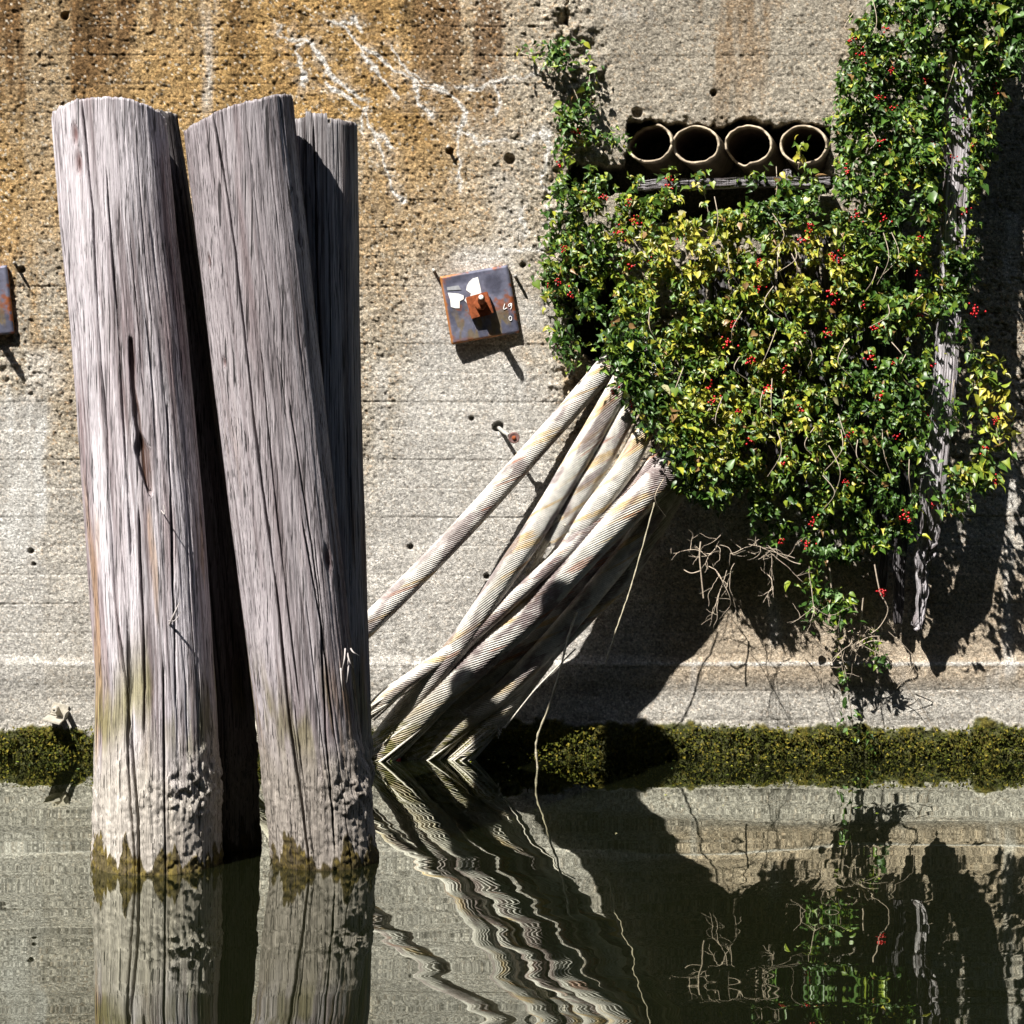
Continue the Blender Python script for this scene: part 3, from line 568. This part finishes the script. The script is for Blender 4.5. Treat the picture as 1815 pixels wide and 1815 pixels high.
def anchor(px, py, label, angle, rodtilt, papers=True, back=0):
    t = empty('anchor_plate', tuple(W(px, py, -.03))); t.rotation_euler = (0, math.radians(-angle), 0); tag(t, label, 'anchor plate', 'steel tie-rod plates on the wall')
    tl = empty('tmp'); bpy.data.objects.remove(tl)
    # plate with its own blue steel colours
    n = 70; u = np.linspace(-1, 1, n); U, Vv = np.meshgrid(u, u[::-1]); s = .169
    edge = np.maximum(np.abs(U), np.abs(Vv)); y = -.022+ss(.95, 1.0, edge)*.008; q1 = fbm(U*2+3, Vv*2, 5, 4); q2 = fbm(U*7, Vv*2.2+2, 9, 4); q3 = fbm(U*5, Vv*5+7, 19, 4)
    C = np.empty(U.shape+(3,)); C[:] = (.075, .078, .115); C = mixc(C, (.14, .145, .20), ss(.4, .7, q1)); C = mixc(C, (.16, .12, .06), ss(.5, .66, q2)*ss(.3, -.5, Vv)*.8)
    C = mixc(C, (.24, .07, .02), ss(.52, .68, q3)*np.clip(ss(.5, .1, np.abs(Vv+.0))*.8+ss(.82, 1, edge), 0, 1)); C = mixc(C, (.34, .13, .03), ss(.93, .97, edge)*ss(.0, .5, -U-Vv*.5+.3)*.9)
    rows = [np.stack([U, Vv], -1)*s]; V = np.stack([U*s, y, Vv*s], -1)
    pl = link('plate', mesh_np('plate', V, gridq(n, n), C, M_steel), t); pl.rotation_euler = (0, 0, math.radians(5))
    rm = chbox('plate_rim', 2*s, .034, 2*s, .006, M_rustedge, t, (0, .004, 0)); rm.rotation_euler = (0, 0, math.radians(5))
    wq = chbox('washer', .112, .034, .112, .004, M_rust, t, (0.0, -.045, -.004), (0, math.radians(-6), 0))
    lathe('nut', [(-.0, .005), (0, .030), (.004, .034), (.036, .034), (.04, .03)], M_rust, t, (0.006, -.10, .006), (rodtilt[0]*.5, math.radians(12), 0), 6)
    rd = lathe('rod', [(-.13, .001), (-.13, .011), (-.127, .0155)]+[(yy, .0165+.0012*(i % 2)) for i, yy in enumerate(np.linspace(-.12, .04, 20))], M_rust, t, (.012, -.085, .012), (rodtilt[0], 0, rodtilt[1]))
    lathe('painted_tip', [(-.0075, .001), (-.0075, .010), (-.0025, .0125), (0, .001)], M_paint, rd, (0, -.130, 0))
    if papers:
        def paper(poly, m=M_paint, dy=-.0236):
            bm = bmesh.new(); f = bm.faces.new([bm.verts.new((a*s, dy-(-b*0), b*s)) for a, b in poly]); r = bmesh.ops.extrude_face_region(bm, geom=[f])
            for v in r['geom']:
                if isinstance(v, bmesh.types.BMVert): v.co.y -= .0012
            bmesh.ops.recalc_face_normals(bm, faces=bm.faces); bmesh.ops.triangulate(bm, faces=bm.faces)
            me = bpy.data.meshes.new('paper_scrap'); bm.to_mesh(me); bm.free(); me.materials.append(m); o = link('paper_scrap', me, t); o.rotation_euler = (0, 0, math.radians(5)); return o
        paper([(-.28, .60), (-.2, .70), (-.08, .78), (.08, .80), (.10, .5), (.10, .25), (-.02, .22), (-.22, .14), (-.28, .2), (-.2, .36), (-.32, .48)])
        paper([(-.86, .50), (-.7, .46), (-.55, .42), (-.42, .34), (-.44, .24), (-.56, .2), (-.60, .0), (-.72, .02), (-.84, .08), (-.83, .3)])
        paper([(-.36, .28), (-.28, .26), (-.25, .12), (-.36, .1), (-.42, .2)])
        paper([(-.86, .66), (-.52, .66), (-.46, .52), (-.7, .55), (-.86, .57)], mat('grey_paper', (.30, .31, .33), .8))
        def chalk(pts):
            v = [np.array([a*s, -.0245, b*s]) for a, b in pts]; L = [(spline(v, 14), .0019)]; o = tubes('chalk_mark', L, M_chalk, t, 5); o.rotation_euler = (0, 0, math.radians(5))
        chalk([(.72, -.10), (.67, -.20), (.66, -.26), (.76, -.23)]); chalk([(.90, -.12), (.83, -.14), (.81, -.20), (.87, -.19), (.91, -.12), (.90, -.22), (.86, -.29)])
        chalk([(.80, -.48), (.765, -.53), (.78, -.61), (.83, -.60), (.845, -.52), (.80, -.48)])
    return t
anchor(850, 540, 'square blue-grey steel anchor plate with torn white stickers and a rusty rod', 10, (math.radians(-9), math.radians(2)))
anchor(-42, 537, 'steel anchor plate cut off by the left edge of the photo', 6, (math.radians(-3), math.radians(8)), False)
def stud(label, px, py, dx, dy, ln, r=.0075):
    a = W(px, py, .02); b = W(px+dx, py+dy, -ln); P = np.array([a+(b-a)*t for t in (0, .3, .6, .9, 1.0)])
    v, q = tube_np(P, np.array([r, r, r, r, r*.4]), 10); o = link('wall_stud', mesh_np('wall_stud', v, q, mat=M_galv)); tag(o, label, 'stud', 'short metal studs in the wall')
stud('short metal stud at the upper left of the stickered plate', 767, 477, 3, 3, .055)
stud('short metal stud at the upper right corner of the stickered plate', 912, 489, 3, 0, .07)
stud('short metal stud beside the plate at the left edge', 26, 466, -1, 0, .075)
stud('short dark stud in the gravelly concrete below the white cracks', 793, 260, 1, 1, .05)
# eye bolt
t = empty('eye_bolt', tuple(W(884, 758, 0))); tag(t, 'rusty bolt with a round end sticking out above the topmost steel rope', 'bolt')
P = np.array([W(884, 758, .03), W(892, 765, -.06), W(903, 772, -.15)])-np.array(t.location); tubes('shank', [(spline(P, 10), .0095)], M_galv, t, 10)
o = lathe('round_end', [(.0, .004), (-.006, .014), (-.004, .018), (-.009, .023), (-.007, .027), (.004, .028), (.014, .024), (.016, .001)], M_brown, t, tuple(W(911, 776, -.165)-np.array(t.location)))
lathe('end_boss', [(-.012, .001), (-.012, .009), (0, .012)], M_rust, o, (0, 0, 0), k=12)
# angle bracket above the moss at the left
t = empty('angle_bracket', tuple(W(103, 1262, -.02))); t.rotation_euler = (0, math.radians(14), 0); tag(t, 'small mud-coated metal angle bracket above the moss at the far left', 'bracket')
M_mud = mat('muddy_metal', (.40, .37, .31), .9, n1=(60, .3), bump=[(90, .002, 'n')])
chbox('back_plate', .080, .010, .062, .002, M_mud, t, (0.006, 0, .012))
chbox('flange', .088, .14, .010, .002, M_mud, t, (-.002, -.07, -.027))
lathe('bolt_head', [(0, .005), (0, .008), (-.002, .014), (.008, .0145), (.08, .0145)], M_mud, t, (-.012, -.065, .016), k=16)
chbox('side_fin', .008, .10, .035, .002, M_mud, t, (.048, -.05, .004))

# ------------------------------------------------------------------ vines
LV = np.array([(0, 0, 0), (0, .42, .0), (0, 1.0, -.10), (-.30, -.10, .07), (-.46, .22, .12), (-.24, .60, .06), (.30, -.10, .07), (.46, .22, .12), (.24, .60, .06)])
LV2 = np.array([(0, 0, 0), (0, .45, .0), (0, 1.0, -.15), (-.20, .02, .05), (-.34, .30, .10), (-.22, .66, .05), (.20, .02, .05), (.34, .30, .10), (.22, .66, .05)])
LV3 = np.array([(0, 0, 0), (0, .40, .0), (0, 1.0, -.18), (-.42, -.02, .10), (-.26, .30, .07), (-.15, .62, .04), (.42, -.02, .10), (.26, .30, .07), (.15, .62, .04)])
LF = np.array([(0, 1, 4), (0, 4, 3), (1, 5, 4), (1, 2, 5), (0, 7, 1), (0, 6, 7), (1, 7, 8), (1, 8, 2)])
PAL = np.array([(.030, .075, .010), (.055, .115, .014), (.105, .17, .018), (.18, .235, .022), (.29, .30, .03), (.38, .34, .05), (.12, .20, .07), (.42, .40, .22), (.22, .13, .05)])
def rotm(n, rs, wild=.75):
    tip = np.stack([rs.normal(.12, .75, n), rs.normal(-.35, .5, n), rs.normal(-.55, .6, n)], -1); tip /= np.linalg.norm(tip, axis=1)[:, None]
    nn = np.array([-.15, -.75, .75])+rs.normal(0, wild, (n, 3)); nn -= tip*(nn*tip).sum(1)[:, None]; nn /= np.linalg.norm(nn, axis=1)[:, None]+1e-9
    return np.stack([np.cross(tip, nn), tip, nn], -1)          # columns
def leaves(P, size, ci, rs, jitter=.25, wild=.75):
    n = len(P); Rm = rotm(n, rs, wild); temp = np.stack([LV, LV2, LV3])[rs.randint(0, 3, n)].copy()
    temp[..., 2] *= rs.uniform(.3, 3.0, n)[:, None]; temp[..., 0] *= rs.uniform(.6, 1.1, n)[:, None]
    temp[:, 2, 2] += rs.normal(0, .18, n); temp += rs.normal(0, .035, temp.shape)
    V = np.einsum('nij,nkj->nki', Rm, temp*size[:, None, None])+P[:, None]
    Q = LF[None]+(np.arange(n)*9)[:, None, None]
    C = PAL[ci]*(1+rs.uniform(-jitter, jitter, (n, 1))); C = np.repeat(C[:, None], 9, 1); C[:, 1] *= 1.15
    return V.reshape(-1, 3), Q.reshape(-1, 3), C.reshape(-1, 3), Rm
def inpoly(x, y, poly):
    r = np.zeros(x.shape, bool); j = len(poly)-1
    for i in range(len(poly)):
        xi, yi = poly[i]; xj, yj = poly[j]; c = ((yi > y) != (yj > y)) & (x < (xj-xi)*(y-yi)/(yj-yi+1e-9)+xi); r ^= c; j = i
    return r
MAIN = [(985, 300), (1050, 296), (1105, 322), (1165, 325), (1195, 345), (1205, 380), (1285, 385), (1330, 352), (1420, 335), (1462, 302), (1492, 250), (1482, 165), (1500, 105), (1535, 20), (1560, -60),
        (1850, -60), (1850, 60), (1800, 130), (1765, 170), (1755, 240), (1735, 300), (1740, 345), (1722, 420), (1712, 520), (1700, 600), (1690, 700), (1690, 800), (1700, 860), (1668, 925), (1610, 950), (1570, 960), (1530, 985),
        (1480, 1000), (1440, 1000), (1420, 960), (1370, 965), (1330, 945), (1300, 905), (1255, 890), (1205, 855), (1188, 800), (1165, 740), (1130, 700), (1105, 655), (1088, 600), (1050, 575), (1020, 530), (968, 515), (962, 480), (985, 440), (1000, 380)]
def yellowness(px, py):
    return .75*blob(px, py, 1180, 420, 190, 150)+.55*blob(px, py, 1330, 560, 240, 200)+.8*blob(px, py, 1440, 470, 120, 100)+.6*blob(px, py, 1330, 760, 250, 130)+.5*blob(px, py, 1640, 500, 60, 120)+.6*blob(px, py, 1780, 700, 60, 120)
def pick(px, py, rs, extra=0):
    n = len(px); yl = yellowness(px, py)+.9*(fbm(px/28, py/28, 81, 2)-.5)+extra; v = rs.rand(n)
    g = np.clip(yl*.62+rs.normal(0, .26, n)+.24, 0, 1); idx = np.clip((g*5.8).astype(int), 0, 5)
    idx = np.where(v < .09, 6, idx); idx = np.where((v > .95) & (yl > .3), 7, idx); idx = np.where((v > .930) & (v < .95), 8, idx); return idx
def post_gap(px, py):
    x0 = np.interp(py, [0, 520, 940, 1100], [1706, 1685, 1645, 1624]); inp = np.abs(px-x0) < 26
    return inp & (((py > 85) & (py < 430)) | ((py > 560) & (py < 900)) | (py > 885))
def scatter(poly, n, rs, depth0, depthn, thin_):
    xs = [p[0] for p in poly]; ys = [p[1] for p in poly]; X = []; Y = []; tot = 0
    while tot < n:
        x = rs.uniform(min(xs), max(xs), 8000); y = rs.uniform(min(ys), max(ys), 8000)
        k = inpoly(x+(fbm(x/24, y/24, 70, 3)-.5)*85, y+(fbm(x/24+9, y/24, 71, 3)-.5)*70, poly)
        k &= fbm(x/24, y/24, 72, 3) > rs.uniform(.36, .60, 8000)-.14*(x > 1480)*(y < 330)
        k &= ~(post_gap(x, y) & (rs.rand(8000) < thin_))
        X.append(x[k]); Y.append(y[k]); tot += k.sum()
    x = np.concatenate(X)[:n]; y = np.concatenate(Y)[:n]
    surf = depth0+depthn*(fbm(x/55, y/55, 73, 3)-.5)*2
    dep = surf-np.abs(rs.normal(0, .075, n))
    return x, y, dep
def sprig_pts(paths, n, rs, wd, dep):
    X, Y = [], []
    for p in paths:
        q = spline(np.array([(a, b) for a, b in p], float), 200); i = rs.randint(0, 200, n//len(paths)); X.append(q[i, 0]+rs.normal(0, wd, len(i))); Y.append(q[i, 1]+rs.normal(0, wd, len(i)))
    x = np.concatenate(X); y = np.concatenate(Y); return x, y, dep+rs.uniform(-.03, .05, len(x))
leafmesh = {}
def leaf_object(parent, p, sz, ci, R):
    v = random.randint(0, 2); key = (v, int(ci))
    if key not in leafmesh:
        T = (LV, LV2, LV3)[v].copy(); T[:, 2] *= 1.4; C = np.tile(PAL[ci], (9, 1)); C[1] *= 1.2; leafmesh[key] = mesh_np('leaf', T, LF, C, M_leaf)
    o = bpy.data.objects.new('leaf', leafmesh[key]); COL.objects.link(o); o.parent = parent
    m = Matrix([list(R[0])+[0], list(R[1])+[0], list(R[2])+[0], [0, 0, 0, 1]]); o.matrix_local = Matrix.Translation(Vector(p)) @ m @ Matrix.Scale(float(sz), 4)
bmb = bmesh.new(); bmesh.ops.create_icosphere(bmb, subdivisions=1, radius=1); BV = np.array([v.co[:] for v in bmb.verts]); BF = np.array([[v.index for v in f.verts] for f in bmb.faces]); bmb.free()
def cluster_mesh(seed):
    rs = np.random.RandomState(seed); n = rs.randint(6, 12); V, Q = [], []
    for i in range(n):
        c = rs.normal(0, 1, 3)*np.array([.014, .007, .012]); V.append(BV*rs.uniform(.0042, .006)*np.array([1, 1, 1.15])+c); Q.append(BF+12*i)
    return mesh_np('berry_cluster', np.concatenate(V), np.concatenate(Q), mat=M_berry)
CLM = [cluster_mesh(i) for i in range(8)]
def berries(parent, pts, depf, base):
    for i, (x, y) in enumerate(pts):
        o = bpy.data.objects.new('berry_cluster', CLM[i % 8]); COL.objects.link(o); o.parent = parent; o.location = Vector(W(x, y, -depf(x, y)))-base; o.rotation_euler = (random.uniform(-.5, .5), random.uniform(-1, 1), 0)
        s = random.uniform(.7, 1.1); o.scale = (s, s, s)
def vine(label, x, y, dep, seed, nobj, sizes, bpts=(), stems=(), extra=0, loc=None, wild=.75, cat='vine', bdep=None):
    rs = np.random.RandomState(seed); n = len(x); P = np.array([W(a, b, -c) for a, b, c in zip(x, y, dep)])
    base = P[np.argmax(P[:, 2])] if loc is None else np.array(loc); P = P-base
    ci = pick(x, y, rs, extra); size = rs.gamma(6, 1/6., n); size = sizes[0]+(sizes[1]-sizes[0])*np.clip(size/2, 0, 1)
    t = empty('climbing_vine', tuple(base)); tag(t, label, cat, 'vines on the wall')
    order = np.argsort(-(dep*8+size*14+rs.rand(n)*.3)); oi = order[:nobj]; bi = order[nobj:]
    R = rotm(len(oi), rs, wild)
    for k, i in enumerate(oi): leaf_object(t, P[i], size[i]*1.25, ci[i], R[k])
    if len(bi):
        V, Q, C, _ = leaves(P[bi], size[bi], ci[bi], rs, wild=wild); f = link('foliage', mesh_np('foliage', V, Q, C, M_leaf, smooth=False), t); f['kind'] = 'stuff'
    bv = Vector(base); berries(t, bpts, bdep or (lambda a, b: .36), bv)
    for s in stems:
        pts, r = s; tubes('stem', [(spline(np.array([W(*p) for p in pts])-base, 26), np.linspace(r, r*.5, 26))], M_twig, t, 5)
    return t
rs = np.random.RandomState(5)
surf = lambda x, y: .30+.10*ss(1000, 1300, x)+.0*y
x, y, d = scatter(MAIN, 24000, rs, 0, .11, .90)
d = d+.25+.12*ss(1000, 1250, x)*ss(1000, 800, y)+.10*ss(1560, 1650, x)+.03+.07*ss(1330, 1250, x)*ss(620, 720, y)
d = np.where(post_gap(x, y), np.maximum(d, .44), d)
d = np.maximum(d, .04)
xb, yb, db = scatter(MAIN, 6500, rs, 0, .03, 0); kb = ~post_gap(xb, yb); x = np.concatenate([x, xb[kb]]); y = np.concatenate([y, yb[kb]]); d = np.concatenate([d, .12+.16*rs.rand(kb.sum())])
BER = [(1345, 465), (1435, 405), (1480, 455), (1425, 425), (1510, 70), (1570, 50), (1745, 50), (1530, 95), (1580, 125), (1640, 145), (1678, 145), (1585, 190), (1560, 172), (1655, 255), (1690, 282), (1716, 212), (1727, 255), (1735, 300),
       (1765, 150), (1770, 165), (1665, 360), (1672, 372), (1715, 378), (1568, 385), (1628, 425), (1475, 455), (1490, 460), (1475, 520), (1480, 535), (1465, 590), (1555, 585), (1545, 633), (1610, 545), (1630, 560), (1470, 590),
       (1650, 648), (1390, 655), (1258, 685), (1268, 712), (1290, 605), (1300, 575), (1640, 735), (1652, 752), (1590, 772), (1505, 770), (1330, 780), (1230, 830), (1190, 842), (1360, 690), (1310, 730), (1390, 820), (1600, 912), (1610, 918), (1655, 895),
       (1445, 925), (1430, 962), (1385, 960), (1500, 855), (1420, 725), (1560, 700), (1585, 640), (1625, 485), (1705, 590), (1728, 545), (1070, 350), (1115, 360), (1185, 330), (1130, 395), (1150, 405), (1170, 440), (1125, 390), (1100, 410),
       (1000, 442), (990, 500), (1012, 520), (1120, 470), (1150, 460), (1205, 420), (1240, 480), (1345, 510), (1120, 715), (1135, 700), (1090, 695), (1125, 640), (1115, 635), (1135, 660), (1250, 560), (1200, 600), (1330, 640), (1180, 660), (1420, 600), (1530, 540), (1500, 300), (1560, 250), (1610, 330), (1520, 380)]
st = []
for i in range(46):
    x0 = rs.uniform(1150, 1700); y0 = rs.uniform(340, 850) if x0 < 1500 else rs.uniform(-20, 850); l = rs.uniform(40, 110); dd_ = rs.uniform(.40, .47)
    st.append((([x0, y0, -dd_], [x0+rs.uniform(-25, 25), y0+l*.5, -dd_-.02], [x0+rs.uniform(-35, 35), y0+l, -dd_+.04]), .0025))
xe, ye, de = sprig_pts([[(1085, 590), (1110, 640), (1135, 690), (1175, 745), (1215, 800), (1270, 840)], [(1120, 600), (1150, 680), (1200, 740), (1260, 800)]], 1700, rs, 20, .46)
x = np.concatenate([x, xe]); y = np.concatenate([y, ye]); d = np.concatenate([d, de])
vine('dense green and yellow berry vine covering the timbers right of the steel ropes', x, y, d, 21, 300, (.016, .049), BER, st, wild=.85, bdep=lambda a, b: .43 if a > 1250 else .34)
# small vine on the crack above the plate
x, y, d = sprig_pts([[(925, 92), (955, 88), (990, 78), (1025, 88), (1045, 120), (1042, 165), (1050, 200)], [(1000, 200), (1030, 190), (1005, 215), (1040, 225)], [(985, 250), (1030, 245), (1075, 240), (1112, 252)], [(1000, 290), (1010, 240), (1005, 200)], [(975, 110), (985, 90), (1000, 110)]], 620, rs, 9, .07)
vine('small sparse vine clinging to the crumbled crack left of the pipe ends', x, y, d, 22, 60, (.016, .042), [(1018, 232), (1024, 236), (993, 288)], [(([925, 95, -.05], [990, 120, -.06], [1030, 200, -.07], [1010, 300, -.06]), .003), (([1045, 110, -.06], [1050, 180, -.07], [1090, 240, -.07]), .0025)], extra=.1, bdep=lambda a, b: .10)
# leaves at the left flank of the dark hollow
x, y, d = sprig_pts([[(965, 490), (990, 520), (1010, 560)], [(990, 590), (1010, 640)], [(1000, 330), (985, 400), (980, 470)]], 420, rs, 13, .09)
vine('narrow fringe of vine leaves hanging left of the dark hollow above the steel ropes', x, y, d, 23, 50, (.018, .045), [(985, 520), (998, 440), (975, 505), (1012, 522)], (), bdep=lambda a, b: .13)
# right-hand sprig
x, y, d = sprig_pts([[(1735, 630), (1760, 680), (1780, 730), (1775, 790)], [(1740, 660), (1745, 720), (1740, 790), (1760, 850)], [(1700, 850), (1735, 840), (1700, 905)]], 520, rs, 14, .40)
vine('separate yellow-green sprig of the vine right of the grey post', x, y, d, 24, 70, (.020, .050), [(1765, 745), (1745, 800), (1765, 852), (1730, 555)], [(([1720, 600, -.36], [1750, 690, -.40], [1775, 800, -.40]), .003)], extra=.35, bdep=lambda a, b: .44)
# trailing sprig at the bottom
x, y, d = sprig_pts([[(1450, 1000), (1440, 1040), (1470, 1070), (1480, 1100)], [(1470, 1060), (1500, 1070), (1490, 1110)], [(1440, 1080), (1480, 1075)]], 260, rs, 12, .22)
x2, y2, d2 = sprig_pts([[(1485, 1130), (1495, 1190), (1500, 1250), (1510, 1300), (1545, 1320)], [(1540, 1130), (1560, 1180)]], 110, rs, 9, .12)
vine('thin trailing sprig hanging below the vine down to the moss', np.concatenate([x, x2]), np.concatenate([y, y2]), np.concatenate([d, d2]), 25, 60, (.018, .045), [(1560, 1048), (1566, 1052), (1430, 965)],
     [(([1470, 1000, -.25], [1480, 1100, -.2], [1500, 1200, -.14], [1512, 1290, -.08]), .004), (([1550, 1000, -.25], [1560, 1050, -.25], [1574, 1080, -.24], [1560, 1110, -.2], [1540, 1125, -.2]), .004), (([1530, 1060, -.22], [1525, 1110, -.2], [1520, 1150, -.18], [1515, 1175, -.18]), .004),
      (([1515, 1150, -.18], [1545, 1136, -.2], [1575, 1140, -.2]), .003), (([1440, 1090, -.2], [1480, 1120, -.16], [1540, 1120, -.17]), .003), (([1560, 1150, -.2], [1590, 1190, -.15], [1630, 1250, -.1], [1660, 1300, -.06]), .0025), (([1575, 1120, -.22], [1620, 1170, -.16], [1590, 1220, -.1]), .0025)], bdep=lambda a, b: .27)
x, y, d = sprig_pts([[(1420, 250), (1422, 270), (1415, 285)]], 16, rs, 6, .06)
vine('tiny yellow sprig growing out of the rightmost pipe end', x, y, d, 26, 16, (.018, .036), (), [(([1415, 300, -.02], [1418, 275, -.06], [1424, 250, -.07]), .002)], extra=.6)
x, y, d = sprig_pts([[(1185, 300), (1195, 325), (1180, 345)], [(1235, 305), (1245, 330)], [(1330, 318), (1350, 310)], [(1385, 325), (1400, 330)], [(1430, 300), (1440, 330)]], 130, rs, 9, .17)
vine('loose vine shoots reaching up over the beam below the pipes', x, y, d, 27, 40, (.018, .046), [(1185, 332), (1188, 320)], [(([1243, 330, -.17], [1250, 350, -.18], [1256, 380, -.2]), .002), (([1376, 295, -.12], [1377, 330, -.16], [1375, 345, -.18]), .002), (([1290, 430, -.2], [1225, 395, -.22], [1200, 372, -.22]), .002)], extra=.1, bdep=lambda a, b: .2)

# bare twigs
def bare(label, px, py, y, seed, n, ln):
    rs = np.random.RandomState(seed); base = W(px, py, y); t = empty('bare_twigs', tuple(base)); tag(t, label, 'twigs', 'bare twigs below the vine')
    def grow(p, d, l, r, lev):
        pts = [p]; 
        for i in range(5): d = d+rs.normal(0, .18, 3); d /= np.linalg.norm(d); p = p+d*l/5; pts.append(p)
        L.append((spline(pts, 14), np.linspace(r, r*.55, 14)))
        if lev:
            for _ in range(rs.randint(2, 4)): grow(pts[rs.randint(2, 6)], d+rs.normal(0, .8, 3), l*.6, r*.65, lev-1)
    for i in range(n):
        L = []; o = np.array([rs.normal(0, .06), rs.normal(0, .03), rs.normal(0, .04)]); d = rs.normal(0, .6, 3)+np.array([0, -.2, -.2]); grow(o, d/np.linalg.norm(d), rs.uniform(.7, 1.3)*ln, .0023, 2); tubes('twig', L, M_twig, t, 5)
bare('tangle of bare pale twigs hanging at the left of the vine foot', 1265, 990, -.33, 1, 8, .17)
bare('tangle of bare pale twigs beside the trailing sprig', 1368, 985, -.30, 2, 9, .2)
bare('crooked bare twigs dangling over the moss below the vine', 1520, 1130, -.20, 3, 5, .2)
o = tubes('bare_twigs', [(spline([W(1247, 1060, -.30), W(1243, 1020, -.32), W(1240, 985, -.33), W(1242, 960, -.33)], 14), .004), (spline([W(1241, 1012, -.32), W(1225, 1016, -.33), W(1212, 1010, -.33)], 14), .003)], M_twig)
tag(o, 'single forked bare twig at the tip of the big wall shadow', 'twigs', 'bare twigs below the vine')

# ------------------------------------------------------------------ moss along the water
def build_moss():
    rs = np.random.RandomState(3); n = 16000; px = rs.uniform(-300, 2150, n); t = rs.rand(n)
    pz = rs.uniform(1284, 1342, n)+(fbm(px/45, px*0, 6, 3)-.5)*44*(t < .5)
    P = np.stack([(px-907.5)/360, -.035-.03*rs.rand(n)-.03*fbm(px/40, pz/40, 8, 2), (1338.4-pz)/360], -1)
    keep = P[:, 2] < .16; P = P[keep]; n = len(P)
    R = rotm(n, rs, 1.1); tri = np.array([(-.5, 0, 0), (.5, 0, 0), (.15, 1.2, 0)]); s = rs.uniform(.006, .015, n)
    V = np.einsum('nij,kj->nki', R, tri)*s[:, None, None]+P[:, None]
    pal = np.array([(.035, .042, .009), (.060, .066, .012), (.10, .10, .015), (.17, .14, .022)]); C = pal[np.clip((rs.rand(n)**1.6*4).astype(int), 0, 3)]; C = np.repeat(C, 3, 0)
    o = link('moss', mesh_np('moss', V.reshape(-1, 3), np.arange(n*3).reshape(-1, 3), C, M_moss, smooth=False)); tag(o, kind='stuff')
build_moss()
def debris():
    rs = np.random.RandomState(9); n = 150; x = rs.uniform(-2.6, 2.6, n); y = -.05-rs.gamma(1.2, .35, n); P = np.stack([x, y, np.full(n, .003)], -1)
    V, Q, C, _ = leaves(P, rs.uniform(.006, .02, n), rs.randint(3, 8, n), rs); V[:, 2] = .003+(V[:, 2]-.003)*.12
    o = link('floating_debris', mesh_np('floating_debris', V, Q, C*1.2, M_leaf, smooth=False)); tag(o, kind='stuff')
debris()
# small things at the waterline
o = lathe('red_float', [(-.012, .001), (-.01, .010), (0, .013), (.01, .010), (.012, .001)], mat('red_plastic', (.7, .04, .06), .4), None, tuple(W(706, 1347, -.13)), (0, 0, 1.4), 12); tag(o, 'small red float on the water at the foot of the thickest steel rope', 'float')
